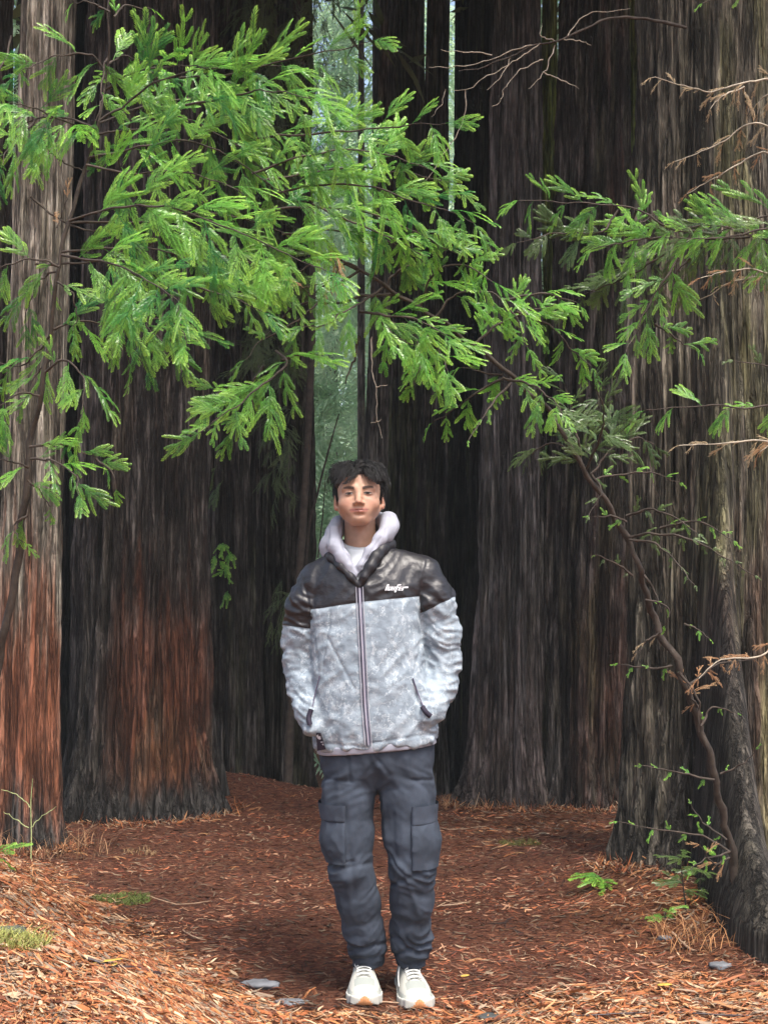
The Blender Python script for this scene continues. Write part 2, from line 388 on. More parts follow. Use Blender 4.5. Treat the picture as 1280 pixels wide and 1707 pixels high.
pal_f = np.array([[.46, .18, .065], [.36, .12, .045], [.55, .28, .13], [.60, .42, .26], [.16, .055, .028], [.36, .13, .06], [.27, .20, .14]])
pal_d = np.array([[.23, .072, .034], [.14, .042, .024], [.30, .105, .05], [.36, .20, .12], [.06, .030, .022], [.17, .075, .045], [.24, .17, .11]])
ci = rng.integers(0, 7, NL); pick = rng.random(NL) < fb
C = np.where(pick[:, None], pal_f[ci], pal_d[ci]) * (.65 + .7 * rng.random(NL))[:, None] * .78
C = C * np.where(fb > .5, 1, .42 + 1.0 * smooth(-.35, .35, pn(xx * 1.6, yy * 2.6, 0, 77)))[:, None]
MAT['litter'] = attr_col_mat('dry_litter', 'col', .75, .25, .12)
lit = mk('leaf_litter', V, F, MAT['litter'], cols={'col': np.repeat(C, 8, 0)}, smooth_=False)
tag(lit, 'loose orange and brown redwood needles and twigs strewn over the ground', 'leaf litter', kind='stuff')

# ------------------------------------------------------------ fronds
def make_frond(L=.19, pairs=5, shoot=.085, nl=.017, nw=.0030, sp=.0042, droop=.35, seed=0, ang=42, stemr=.0011, hang=0.0):
    r = np.random.default_rng(seed); parts = []; tips = []
    def axis_pts(p0, dirv, length, nseg, curve, dz):
        t = np.linspace(0, 1, nseg + 1); side = np.array([-dirv[1], dirv[0]])
        xy = p0[None, :2] + t[:, None] * length * dirv + (t ** 2)[:, None] * curve * length * side
        return np.column_stack([xy, p0[2] - dz * length * t ** 2 - hang * length * t])
    def needles(pts, young):
        seg = np.linalg.norm(np.diff(pts, axis=0), axis=1); Ls = np.concatenate([[0], np.cumsum(seg)]); n = max(3, int(Ls[-1] / sp))
        s = np.linspace(.004, Ls[-1] - .001, n)
        c = np.column_stack([np.interp(s, Ls, pts[:, i]) for i in range(3)])
        tg = np.gradient(c, axis=0); tg /= np.linalg.norm(tg, axis=1)[:, None] + 1e-9
        up = np.array([0, 0, 1.]); sd_ = np.cross(up, tg); sd_ /= np.linalg.norm(sd_, axis=1)[:, None] + 1e-9
        u = s / Ls[-1]; env = np.clip(.45 + 2.2 * u, 0, 1) * np.clip((1.12 - u) * 3.2, .25, 1)
        for sg in (-1, 1):
            an = R(58) - .5 * u + r.normal(0, .09, n); ln = nl * env * (1 + r.normal(0, .1, n))
            dr = tg * np.cos(an)[:, None] + sd_ * (sg * np.sin(an))[:, None] + up * r.normal(-.04, .10, n)[:, None]
            wv = np.cross(up, dr); wv /= np.linalg.norm(wv, axis=1)[:, None] + 1e-9
            a_ = c; b_ = c + dr * (ln * .5)[:, None]; e = c + dr * ln[:, None] - up * (ln * .08)[:, None]
            V = np.stack([a_, b_ + wv * nw * .5 + up * .0004, e, b_ - wv * nw * .5 + up * .0004], 1).reshape(-1, 3)
            F = (np.arange(n) * 4)[:, None] + np.arange(4)[None]
            parts.append((V, F)); tips.append(np.repeat(np.clip(young * (.25 + .75 * u), 0, 1), 4))
    def stem(pts, r0):
        v, f = tube(pts, np.linspace(r0, r0 * .35, len(pts)), 4); parts.append((v, f)); tips.append(np.full(len(v), .15))
    main = axis_pts(np.zeros(3), np.array([1., 0]), L, 10, r.normal(0, .12), droop)
    stem(main, stemr * 1.6); k0 = 3; needles(main[k0:], .8)
    for i in range(pairs):
        t = .12 + .74 * i / max(1, pairs - 1)
        for sg in (-1, 1):
            if r.random() < .06: continue
            tt = min(.95, t + r.normal(0, .02) + (.03 if sg > 0 else 0)); q = tt * 10; i0 = int(q)
            p = main[i0] * (1 - (q - i0)) + main[min(10, i0 + 1)] * (q - i0)
            a_ = sg * R(ang + r.normal(0, 7) - 12 * t); dv = np.array([math.cos(a_), math.sin(a_)])
            ln = shoot * (1 - .45 * abs(t - .38) * 1.6) * (1 + r.normal(0, .15))
            sp_ = axis_pts(p, dv, ln, 5, -sg * .18 + r.normal(0, .06), droop * 1.2)
            stem(sp_, stemr); needles(sp_, 1.0 if r.random() < .6 else .4)
    V, F = join(parts); return V, F, np.concatenate(tips)
FR = [make_frond(L=.17 + .015 * (s % 4), pairs=3 + s % 3, shoot=.085 + .01 * (s % 3), droop=.25 + .12 * (s % 4), seed=s) for s in range(8)]
FR_SMALL = [make_frond(L=.10, nl=.014, pairs=1 + s % 2, shoot=.05, droop=.35, seed=20 + s) for s in range(4)]
FR_DEAD = [make_frond(L=.15, pairs=3 + s % 2, shoot=.06, nl=.012, nw=.0022, sp=.005, droop=.6, seed=40 + s, ang=40) for s in range(3)]
FMESH = {}
for key, lst in (('leaf', FR), ('leaf_dull', FR), ('small', FR_SMALL), ('small_dull', FR_SMALL), ('dead', FR_DEAD), ('dead_tan', FR_DEAD)):
    mt = {'small': 'leaf', 'small_dull': 'leaf_dull'}.get(key, key)
    FMESH[key] = [mk('frond', v, f, MAT[mt], attrs={'tip': t}, link=False, smooth_=False) for v, f, t in lst]
FR_MID = [make_frond(L=.34, pairs=6, shoot=.15, nl=.022, nw=.006, sp=.013, droop=.5 + .2 * s, seed=60 + s, stemr=.002) for s in range(3)]
def lod_frond(L, W_, k, droop, seed):
    r = np.random.default_rng(seed); V = []; F = []; T = []
    def kite(p, dv, ln, w, dz):
        o = len(V); sd_ = np.array([-dv[1], dv[0], 0]); dv = np.array([dv[0], dv[1], -dz]);
        V.extend([p, p + dv * ln * .45 + sd_ * w, p + dv * ln, p + dv * ln * .45 - sd_ * w]); F.append([o, o + 1, o + 2, o + 3]); T.extend([0, .5, 1, .5])
    for i in range(k):
        t = (i + .4) / k; p = np.array([L * t, 0, -droop * L * t * t])
        for sg in (-1, 1):
            a_ = sg * R(50 + r.normal(0, 10)); kite(p, (math.cos(a_), math.sin(a_)), W_ * (1 - .5 * t) * (1 + r.normal(0, .2)), W_ * .065, .3 + r.normal(0, .25))
    kite(np.array([L * .75, 0, -droop * L * .56]), (1, 0), L * .4, W_ * .07, droop)
    return np.array(V), np.array(F), np.array(T)
FR_LOD = [lod_frond(.5, .24, 7, .4, s) for s in range(4)]
def frames(d, nrm):
    d = d / np.linalg.norm(d, axis=1)[:, None]; y = np.cross(nrm, d); y /= np.linalg.norm(y, axis=1)[:, None] + 1e-9; z = np.cross(d, y)
    return np.stack([d, y, z], 2)
def scatter(temps, pos, d, nrm, sc, seed=0):
    """merge copies of the frond templates into one mesh"""
    r = np.random.default_rng(seed); Mx = frames(d, nrm); pick = r.integers(0, len(temps), len(pos)); parts = []; T = []
    for k, (v, f, t) in enumerate(temps):
        w = np.where(pick == k)[0]
        if not len(w): continue
        V = np.einsum('nij,mj->nmi', Mx[w], v) * sc[w][:, None, None] + pos[w][:, None]
        F = (f[None] + (np.arange(len(w)) * len(v))[:, None, None]).reshape(-1, 4)
        parts.append((V.reshape(-1, 3), F)); T.append(np.clip(np.tile(t, len(w)) * .6 + np.repeat(r.random(len(w)) * .6 - .1, len(t)), 0, 1))
    V, F = join(parts); return V, F, np.concatenate(T)

# ------------------------------------------------------------ the big trunks
def crown_mesh(x0, y0, zlo, zhi, rmax, n, seed, rmin=.4, temps=None, sc=1.0, power=.8):
    r = np.random.default_rng(seed); t = r.random(n) ** .9; z = zlo + (zhi - zlo) * t
    a = r.random(n) * 2 * math.pi
    tier = .72 + .28 * np.sin(z * 5.3 + 3 * np.sin(a * 2 + seed)); rad = (rmin + (rmax - rmin) * (1 - t) ** power) * (.25 + .75 * np.sqrt(r.random(n))) * tier
    pos = np.stack([x0 + rad * np.cos(a), y0 + rad * np.sin(a), z - .25 * rad], 1)
    d = np.stack([np.cos(a), np.sin(a), -.35 + r.normal(0, .25, n)], 1) + r.normal(0, .35, (n, 3))
    nr = np.stack([r.normal(0, .4, n), r.normal(0, .4, n), np.ones(n)], 1)
    return scatter(temps or FR_LOD, pos, d, nr, sc * (.7 + .7 * r.random(n)), seed)
TREES = {}
def trunk(name, label, x, y, r0, rt, lean, mat, H=19, flare=.12, lobes=(), nth=300, nz=190, zvis=5.3, flute=.03, furrow=.017, fscale=26.,
          zones=None, crown=True, seed=0, ztop_lean=None, group='redwood trunks of the grove', cat='tree', crown_r=2.8, fl_freq=3.2, crown_z=6.3, crown_n=900, yb=0):
    zg = float(gz(x, y, False)); th = np.arange(nth) * 2 * math.pi / nth
    z = np.concatenate([np.linspace(-.25, zvis, nz), np.linspace(zvis, H, 10)[1:]])
    TH, ZZ = np.meshgrid(th, z)
    c, s_ = np.cos(TH), np.sin(TH)
    r = np.interp(ZZ, [-.3, 1.0, 5.0, H], [r0, r0, rt, rt * .25])
    r = r + flare * np.exp(-np.maximum(ZZ, 0) / .22) * (1 + .8 * pn(c * 2.2, s_ * 2.2, 0, seed + 50) + .5 * pn(c * 6, s_ * 6, ZZ * 2, seed + 51)) + flare * .45 * np.exp(-np.maximum(ZZ, 0) / .9)
    for (a0, amp, wd, dec) in lobes:
        da = (TH - R(a0) + math.pi) % (2 * math.pi) - math.pi
        r = r + amp * np.exp(-(da / R(wd)) ** 2) * np.exp(-np.maximum(ZZ, 0) / dec)
    r = r + flute * (1 - 2 * np.abs(pn(c * fl_freq, s_ * fl_freq, ZZ * .22, seed)) ** .8) * .9 - flute * .3
    R0 = r0
    wx = .6 * pn(c * 2, s_ * 2, ZZ * .5, seed + 7) + .22 * pn(c * 7, s_ * 7, ZZ * 2.2, seed + 8)
    bx, by = c * R0 * fscale + wx, s_ * R0 * fscale + wx
    n1 = pn(bx, by, ZZ * 1.0, seed + 1); n2 = pn(bx * 2.3, by * 2.3, ZZ * 4.0, seed + 2); n3 = pn(bx * .45, by * .45, ZZ * .5, seed + 3); n4 = pn(bx * 4.6, by * 4.6, ZZ * 11, seed + 4)
    dsp = furrow * 1.5 * (np.minimum(np.abs(n1) * 2.4, 1) ** .6 - .7) + furrow * .45 * (np.minimum(np.abs(n2) * 2, 1) - .5) + furrow * 1.6 * (np.minimum(np.abs(n3) * 2.6, 1) ** .7 - .7) + furrow * .22 * n4
    r = r + dsp
    cx = x + lean[0] * ZZ / 4.7; cy = y + lean[1] * ZZ / 4.7
    V = np.stack([cx + r * c, cy + r * s_, zg + ZZ], -1).reshape(-1, 3)
    nzz = len(z); i = np.arange(nzz - 1)[:, None]; j = np.arange(nth)[None]; j2 = (j + 1) % nth
    F = np.stack([i * nth + j, i * nth + j2, (i + 1) * nth + j2, (i + 1) * nth + j], -1).reshape(-1, 4)
    nb = pn(c * 2.5, s_ * 2.5, ZZ * 1.6, seed + 11) + .5 * pn(c * 9, s_ * 9, ZZ * 2.5, seed + 12) + .4 * pn(bx * 1.4, by * 1.4, ZZ * 1.2, seed + 13)
    zon = zones(TH, ZZ, nb) if zones else np.stack([np.zeros_like(ZZ), smooth(.35, .0, ZZ + .25 * nb), smooth(.1, .8, nb) * .5], -1)
    root = empty(name, (x, y, zg), label, cat, group)
    mk('trunk', V, F, MAT[mat], root, cols={'zone': np.clip(zon, 0, 1).reshape(-1, 3)}, loc=(x, y, zg))
    if crown:
        v, f, t = crown_mesh(x + lean[0] * 2, y + lean[1] * 2, crown_z + (2.6 if y > 9 else 0), H + .5, crown_r, crown_n, seed + 5, temps=FR_LOD, sc=1.7)
        mk('crown', v, f, MAT['leaf_mid'], root, attrs={'tip': t}, loc=(x, y, zg), smooth_=False)
    TREES[name + str(seed)] = root
    return root
def ang(TH, a0):   # 0 at the side that faces angle a0 (degrees), pi behind
    return np.abs((TH - R(a0) + math.pi) % (2 * math.pi) - math.pi)
def at(px, Y): return (px - 640) / 2300. * Y

def z_L1(TH, Z_, nb):
    red = smooth(1.75, .9, Z_ + .45 * nb) * smooth(2.2, 1.0, ang(TH, -60) + .3 * nb) * .95
    return np.stack([red, smooth(.42, .08, Z_ + .2 * nb), smooth(1.0, 2.2, Z_) * smooth(-.3, .5, nb) * .45], -1)
def z_L2(TH, Z_, nb):
    right = smooth(1.15, .5, ang(TH, -58) + .35 * nb)
    red = .85 * smooth(1.45, .75, Z_ + .6 * nb) * right + .12 * smooth(-.2, .5, nb) * smooth(1.6, .6, ang(TH, -60))
    char = np.maximum(smooth(.40, .12, Z_ + .22 * nb), smooth(.7, 1.3, ang(TH, -58) + .3 * nb) * smooth(2.6, 1.0, Z_) * .75)
    return np.stack([red, char, smooth(.1, .7, nb) * .25], -1)
def z_R(TH, Z_, nb):
    red = smooth(1.1, .1, Z_ + .8 * nb) * .25 + .15 * smooth(.2, .8, nb)
    return np.stack([red, smooth(.5, 0, Z_ + .4 * nb) * .5, smooth(.0, .8, -nb) * .25], -1)
def z_R2(TH, Z_, nb):
    right = smooth(1.3, .5, ang(TH, -60) + .4 * nb)
    red = right * (.4 * smooth(1.9, .4, Z_ + .9 * nb) + .3 * smooth(.1, .7, nb))
    return np.stack([red, smooth(.4, 0, Z_ + .4 * nb) * .5, smooth(-.2, .7, -nb) * .5], -1)
def z_R3(TH, Z_, nb):
    right = smooth(1.5, .7, ang(TH, -55) + .3 * nb)
    red = smooth(1.7, .6, Z_ + .7 * nb) * .35 * right + .1 * smooth(.2, .7, nb)
    return np.stack([red, np.maximum(smooth(.4, 0, Z_ + .4 * nb) * .6, .85 * smooth(1.5, .7, Z_ + .3 * nb) * smooth(.75, .35, ang(TH, -93))), right * smooth(-.4, .7, nb) * .7], -1)
def z_moss(TH, Z_, nb): return np.stack([0 * Z_, 0 * Z_, smooth(-.5, .4, nb) * 1.0 + 0 * Z_], -1)

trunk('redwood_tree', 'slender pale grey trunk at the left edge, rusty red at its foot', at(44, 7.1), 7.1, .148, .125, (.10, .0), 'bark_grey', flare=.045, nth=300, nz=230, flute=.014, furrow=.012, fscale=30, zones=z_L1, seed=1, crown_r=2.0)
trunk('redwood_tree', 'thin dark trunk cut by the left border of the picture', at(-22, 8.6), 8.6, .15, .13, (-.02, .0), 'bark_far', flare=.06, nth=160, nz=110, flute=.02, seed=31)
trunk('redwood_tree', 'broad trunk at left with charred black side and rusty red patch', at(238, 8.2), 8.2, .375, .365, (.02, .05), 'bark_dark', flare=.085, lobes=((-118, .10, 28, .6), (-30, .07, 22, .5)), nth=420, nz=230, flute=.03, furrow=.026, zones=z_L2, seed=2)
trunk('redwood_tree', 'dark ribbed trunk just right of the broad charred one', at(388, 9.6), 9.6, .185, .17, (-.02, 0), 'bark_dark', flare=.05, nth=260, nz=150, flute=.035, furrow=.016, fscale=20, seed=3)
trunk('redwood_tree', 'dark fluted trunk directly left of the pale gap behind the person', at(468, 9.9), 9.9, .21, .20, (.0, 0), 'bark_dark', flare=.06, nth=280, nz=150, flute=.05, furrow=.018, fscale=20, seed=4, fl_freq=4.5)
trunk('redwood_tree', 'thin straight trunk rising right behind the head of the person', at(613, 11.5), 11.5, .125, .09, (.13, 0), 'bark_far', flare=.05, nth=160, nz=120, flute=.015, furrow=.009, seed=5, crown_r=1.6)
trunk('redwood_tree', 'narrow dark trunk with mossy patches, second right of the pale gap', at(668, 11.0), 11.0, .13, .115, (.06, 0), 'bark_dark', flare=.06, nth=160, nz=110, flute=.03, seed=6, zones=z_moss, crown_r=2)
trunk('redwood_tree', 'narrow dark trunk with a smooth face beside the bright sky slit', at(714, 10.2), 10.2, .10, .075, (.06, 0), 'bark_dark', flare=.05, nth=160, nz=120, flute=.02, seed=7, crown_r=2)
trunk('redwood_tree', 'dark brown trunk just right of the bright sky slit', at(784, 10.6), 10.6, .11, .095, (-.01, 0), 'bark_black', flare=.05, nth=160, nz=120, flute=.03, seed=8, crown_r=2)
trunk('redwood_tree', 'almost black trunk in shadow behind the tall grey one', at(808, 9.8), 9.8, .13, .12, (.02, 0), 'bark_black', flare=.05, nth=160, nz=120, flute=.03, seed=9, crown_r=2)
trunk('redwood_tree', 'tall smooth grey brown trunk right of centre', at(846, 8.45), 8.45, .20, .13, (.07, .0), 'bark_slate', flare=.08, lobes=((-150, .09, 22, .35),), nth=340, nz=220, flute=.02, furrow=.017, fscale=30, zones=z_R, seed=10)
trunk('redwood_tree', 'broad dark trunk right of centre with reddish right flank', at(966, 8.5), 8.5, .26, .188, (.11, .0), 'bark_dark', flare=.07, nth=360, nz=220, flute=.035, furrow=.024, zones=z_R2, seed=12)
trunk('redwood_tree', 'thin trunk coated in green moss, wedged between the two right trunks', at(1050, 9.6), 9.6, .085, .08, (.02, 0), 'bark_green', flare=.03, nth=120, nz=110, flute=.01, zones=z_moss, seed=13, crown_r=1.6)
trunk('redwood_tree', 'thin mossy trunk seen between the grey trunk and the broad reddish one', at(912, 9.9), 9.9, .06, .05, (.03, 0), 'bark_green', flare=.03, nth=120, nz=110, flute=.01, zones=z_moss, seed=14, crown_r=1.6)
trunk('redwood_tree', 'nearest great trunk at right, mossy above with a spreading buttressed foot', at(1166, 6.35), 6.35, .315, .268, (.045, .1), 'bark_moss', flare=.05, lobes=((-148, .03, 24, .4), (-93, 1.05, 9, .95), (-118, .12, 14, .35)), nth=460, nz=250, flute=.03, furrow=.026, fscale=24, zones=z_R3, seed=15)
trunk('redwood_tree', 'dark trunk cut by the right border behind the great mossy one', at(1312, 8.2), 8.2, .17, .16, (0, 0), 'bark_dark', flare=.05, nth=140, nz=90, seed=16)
trunk('dead_snag', 'broken dark snag whose top ends below the bright slit right of centre', at(752, 12), 12, .12, .10, (0, 0), 'bark_black', H=5.35, nth=90, nz=60, flute=.03, zvis=5.0, crown=False, seed=66, group=None, cat='snag')  # added stub, blocks the lower slit so it stays dark
# further trunks and stubs, added to block gaps so the grove's depth stays dark
for q, (px_, Y_, r_) in enumerate([(560, 16.5, .0), (640, 14.5, .13), (690, 13.5, .16), (715, 14.5, .13), (806, 13, .19), (838, 12.2, .2), (1090, 12, .25), (300, 13, .3), (420, 12.4, .2), (1010, 13.5, .25), (90, 11, .22), (1245, 11.5, .3)]):
    if r_ == 0: continue
    lb = ['broken far trunk deep in the shade behind the head of the person', 'broken far trunk deep between the narrow ones right of the person', 'broken far trunk behind the narrow trunk left of the slit', 'dark far trunk in the black depth left of the grey trunk',
          'far trunk filling the black gap behind the tall grey trunk', 'far trunk behind the mossy strip at right', 'far trunk hidden behind the broad charred one', 'far dark trunk behind the two ribbed trunks at left',
          'far trunk behind the broad reddish one', 'far trunk in the narrow gap beside the pale left trunk', 'far trunk behind the great mossy one'][q - 1]
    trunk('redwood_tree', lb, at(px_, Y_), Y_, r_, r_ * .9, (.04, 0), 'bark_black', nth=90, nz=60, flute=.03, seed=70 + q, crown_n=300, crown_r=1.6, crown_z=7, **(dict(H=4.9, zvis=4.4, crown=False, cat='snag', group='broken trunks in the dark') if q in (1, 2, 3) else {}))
# ------------------------------------------------------------ the person
PY = 4.68; K = PY / 2300.0 / math.cos(PITCH)      # metres per photograph pixel at the body
def Q(px, py, dy=0.0, r=None):
    p = P(px, py, PY + dy); return p if r is None else np.append(p, r * K)
def zz(py): return P(640, py, PY)[2]
def xx_(px): return P(px, 938, PY)[0]
person = empty('person', (.0, PY, float(gz(0, PY))), 'young man with tousled black hair in a light grey jacket standing with hands in pockets', 'person')
PL = np.array(person.location)
def pmk(name, V, F, mat, parent=None, **kw):
    o = mk(name, np.asarray(V) - PL, F, mat, parent or person, **kw); return o

# jacket and hoodie torso: superellipse sections
tz = [zz(p) for p in (1262, 1240, 1190, 1100, 1016, 975, 950, 932, 915, 900)]
tcx = [xx_(p) for p in (627, 627, 622, 613, 609, 610, 606, 603, 601, 601)]
trx = [a * K for a in (99, 103, 102, 93, 93, 90, 74, 58, 44, 34)]
trY = [.125, .135, .142, .138, .132, .120, .105, .09, .075, .06]
def torso(g, off=0.0):
    z = g.z.ravel()
    o = np.argsort(tz); zs = np.array(tz)[o]
    cx = np.interp(z, zs, np.array(tcx)[o])[None, None]; rx = np.interp(z, zs, np.array(trx)[o])[None, None] - off; ry = np.interp(z, zs, np.array(trY)[o])[None, None] - off
    u = np.abs((g.x - cx) / rx); v = np.abs((g.y - PY) / ry)
    return ((u ** 2.5 + v ** 2.5) ** (1 / 2.5) - 1) * np.minimum(rx, ry) * .95
SL = [(Q(525, 972, 0), 28), (Q(508, 1010, .0), 28), (Q(503, 1055, .02), 28), (Q(503, 1105, .03), 26), (Q(509, 1148, .0), 24), (Q(516, 1185, -.05), 20), (Q(523, 1212, -.085), 15)]
SR = [(Q(706, 960, 0), 30), (Q(725, 1000, .0), 30), (Q(734, 1055, .02), 31), (Q(735, 1105, .03), 30), (Q(728, 1145, .0), 28), (Q(716, 1178, -.055), 24), (Q(706, 1196, -.09), 17)]
SLc = [np.append(p, r * K) for p, r in SL]; SRc = [np.append(p, r * K) for p, r in SR]
g = Grid((-.40, PY - .22, zz(1262)), (.33, PY + .20, zz(885)), .0052)
D = torso(g)
D = smin(D, cone(g, Q(560, 948), Q(530, 965), 22 * K, 28 * K), .05)
D = smin(D, cone(g, Q(645, 935), Q(700, 955), 22 * K, 30 * K), .05)
D = smin(D, chain(g, SLc, .03), .016)
D = smin(D, chain(g, SRc, .03), .016)
hem = zz(1250) + (g.x - xx_(535)) * (zz(1234) - zz(1250)) / (xx_(725) - xx_(535)) + .006 * np.sin(g.x * 45)
D = smax(D, hem - g.z, .012)
D = np.maximum(D, g.z - zz(908))
# open neck: a wedge between the two collar lines
xl = np.interp(g.z.ravel(), [zz(973), zz(925), zz(890)], [xx_(597), xx_(557), xx_(545)])[None, None]
xr = np.interp(g.z.ravel(), [zz(973), zz(935), zz(905), zz(890)], [xx_(601), xx_(622), xx_(634), xx_(640)])[None, None]
wedge = -np.minimum(np.minimum(np.minimum(g.x - xl, xr - g.x), (PY + .0) - g.y), g.z - zz(975))
D = smax(D, -wedge, .008)
D = smax(D, -cone(g, Q(600, 985, -.02), Q(600, 880, .0), 20 * K, 44 * K), .01)
V, F = nets(g, D); V = relax(V, F, 1); N = normals(V, F); px, py = proj(V); fr = smooth(.1, -.5, N[:, 1])
Ssleeve = np.minimum(np.clip(smooth(526, 518, px) + smooth(698, 706, px), 0, 1), smooth(930, 965, py))
wx = .6 * pn(V[:, 0] * 9, V[:, 1] * 9, V[:, 2] * 6, 2)
fold = pn(V[:, 0] * 7 + wx, V[:, 1] * 7, V[:, 2] * 30 + 12 * V[:, 0] + wx * 2.5, 21)
dsp = Ssleeve * (.0078 * (1 - 2 * np.abs(fold)) * (.5 + 1.2 * np.abs(pn(V[:, 0] * 11, V[:, 1] * 11, V[:, 2] * 9, 27))) + .006 * pn(V[:, 0] * 16, V[:, 1] * 16, V[:, 2] * 14, 28) + .004 * pn(V[:, 0] * 30, V[:, 1] * 30, V[:, 2] * 55, 22)) * smooth(930, 1010, py)
dsp += (1 - Ssleeve) * (.005 * pn(V[:, 0] * 9, V[:, 1] * 9, V[:, 2] * 7, 23) + .0045 * (.5 - np.abs(pn(V[:, 0] * 14 + wx, V[:, 1] * 9, V[:, 2] * 16 - 9 * V[:, 0] + wx, 24)) * 2) + .0015 * pn(V[:, 0] * 50, V[:, 1] * 50, V[:, 2] * 40, 25))
dsp += .0025 * smooth(1215, 1243, py) * np.sin(px * .23 + 2 * pn(V[:, 0] * 9, 0, 0, 1)) * (1 - Ssleeve)
def seg_d(px, py, a, b):
    ax, ay = a; bx, by = b; t = np.clip(((px - ax) * (bx - ax) + (py - ay) * (by - ay)) / ((bx - ax) ** 2 + (by - ay) ** 2), 0, 1)
    return np.hypot(px - ax - t * (bx - ax), py - ay - t * (by - ay))
seams = [((550, 1018), (537, 1121)), ((547, 1065), (591, 1150)), ((665, 1040), (645, 1100)), ((674, 1077), (688, 1126)), ((519, 1016), (531, 1120)), ((701, 994), (701, 1080)), ((701, 1080), (688, 1128)),
         ((518, 1016), (503, 960)), ((700, 994), (712, 935)), ((518, 1016), (598, 1004)), ((604, 1004), (700, 994)), ((475, 1043), (520, 1048)), ((700, 1022), (760, 994)), ((525, 1238), (610, 1246)), ((616, 1240), (725, 1222))]
gr = np.zeros(len(V))
for a_, b_ in seams: gr = np.maximum(gr, np.exp(-(seg_d(px, py, a_, b_) / 2.0) ** 2))
dsp -= .0036 * gr * fr
V = V + N * dsp[:, None]
line = np.where(px < 519, np.interp(px, [470, 520], [1042, 1048]), np.where(px > 700.5, np.interp(px, [700, 762], [1023, 993]), np.interp(px, [518, 598, 603, 700], [1016, 1004, 1003, 994])))
yoke = (line - py) / 10
m, n, l, b = M('jacket_cloth'); MAT['jacket'] = m
a = attr(n, 'yoke'); f = mathn(n, l, 'GREATER_THAN', a.outputs['Fac'], 0.0)
tc = n.new('ShaderNodeTexCoord').outputs['Object']
c1 = noise(n, l, tc, 26, 3, .5); c2 = noise(n, l, tc, 1, 4, .65, (42, 42, 34)); c3 = noise(n, l, tc, 8, 5, .6); c4 = noise(n, l, tc, 1, 4, .6, (11, 11, 8))
base = ramp(n, [(.46, (.185, .228, .27)), (.475, (.215, .262, .305)), (.54, (.22, .268, .31)), (.555, (.255, .302, .345))]); l.new(c1, base.inputs[0])
sp_ = ramp(n, [(.590, (0, 0, 0)), (.612, (1, 1, 1))]); l.new(c2, sp_.inputs[0])
br = ramp(n, [(.488, (0, 0, 0)), (.497, (1, 1, 1)), (.503, (1, 1, 1)), (.512, (0, 0, 0))]); l.new(c3, br.inputs[0])
c = mixc(n, l, mathn(n, l, 'MULTIPLY', sp_.outputs[0], .5), base.outputs[0], (.46, .51, .55))
b4 = ramp(n, [(.490, (0, 0, 0)), (.498, (1, 1, 1)), (.504, (1, 1, 1)), (.512, (0, 0, 0))]); l.new(c4, b4.inputs[0]); c = mixc(n, l, mathn(n, l, 'MULTIPLY', b4.outputs[0], .55), c, (.44, .50, .54))
c = mixc(n, l, mathn(n, l, 'MULTIPLY', br.outputs[0], .5), c, (.15, .185, .22))
c = mixc(n, l, f, c, (.013, .0125, .016)); l.new(c, b.inputs['Base Color'])
rg = n.new('ShaderNodeMix'); l.new(f, rg.inputs[0]); rg.inputs[2].default_value = .7; rg.inputs[3].default_value = .42; l.new(rg.outputs[0], b.inputs['Roughness'])
b.inputs['Specular IOR Level'].default_value = .5
bp = n.new('ShaderNodeBump'); bp.inputs['Strength'].default_value = .5; bp.inputs['Distance'].default_value = .006
wn = noise(n, l, tc, 1, 4, .6, (30, 30, 42)); l.new(wn, bp.inputs['Height']); l.new(bp.outputs[0], b.inputs['Normal'])
jacket = pmk('jacket', V, F, m, attrs={'yoke': yoke}); jacket['label'] = 'light grey mottled puffer jacket with dark shoulder yoke'
JV = V.copy()

MAT['black_shell'] = simple('black_shell_cloth', (.013, .0125, .016), .5, .4, .6, 60, .1)
MAT['grey_fleece'] = simple('grey_fleece', (.31, .32, .375), .95, .1, .35, 500, .06, 30)
MAT['white_cotton'] = simple('white_cotton', (.52, .55, .58), .9, .1, .2, 500)
MAT['near_black'] = simple('pocket_lining', (.02, .016, .03), .7, .3)
MAT['zip'] = simple('zip_tape', (.10, .09, .14), .45, .5, .5, 400)
MAT['zip_metal'] = simple('zip_teeth', (.33, .33, .38), .35, .6)
MAT['white_print'] = simple('white_print', (.6, .6, .63), .6, .3)
# collar: two rolled edges of the black shell
g = Grid((-.22, PY - .17, zz(1000)), (.08, PY + .12, zz(885)), .0042)
cl = [Q(598, 976, -.125, 3.5), Q(585, 962, -.12, 4.5), Q(568, 944, -.10, 5.5), Q(553, 930, -.06, 6.5), Q(548, 924, -.01, 8), Q(560, 912, .055, 9), Q(590, 905, .085, 9), Q(625, 900, .07, 9), Q(645, 906, .03, 9)]
cr = [Q(600, 976, -.125, 3.5), Q(607, 962, -.125, 5.5), Q(617, 945, -.115, 8), Q(626, 928, -.095, 9), Q(637, 914, -.06, 9), Q(649, 908, -.01, 9), Q(645, 904, .04, 9)]
D = smin(chain(g, cl, .02), chain(g, cr, .02), .01)
V, F = nets(g, D); V = relax(V, F, 1); N = normals(V, F)
V = V + N * (.0008 * (1 - 2 * np.abs(pn(V[:, 0] * 45, V[:, 1] * 30, V[:, 2] * 22 + V[:, 0] * 30, 3))))[:, None]
pmk('collar', V, F, MAT['black_shell'], jacket)
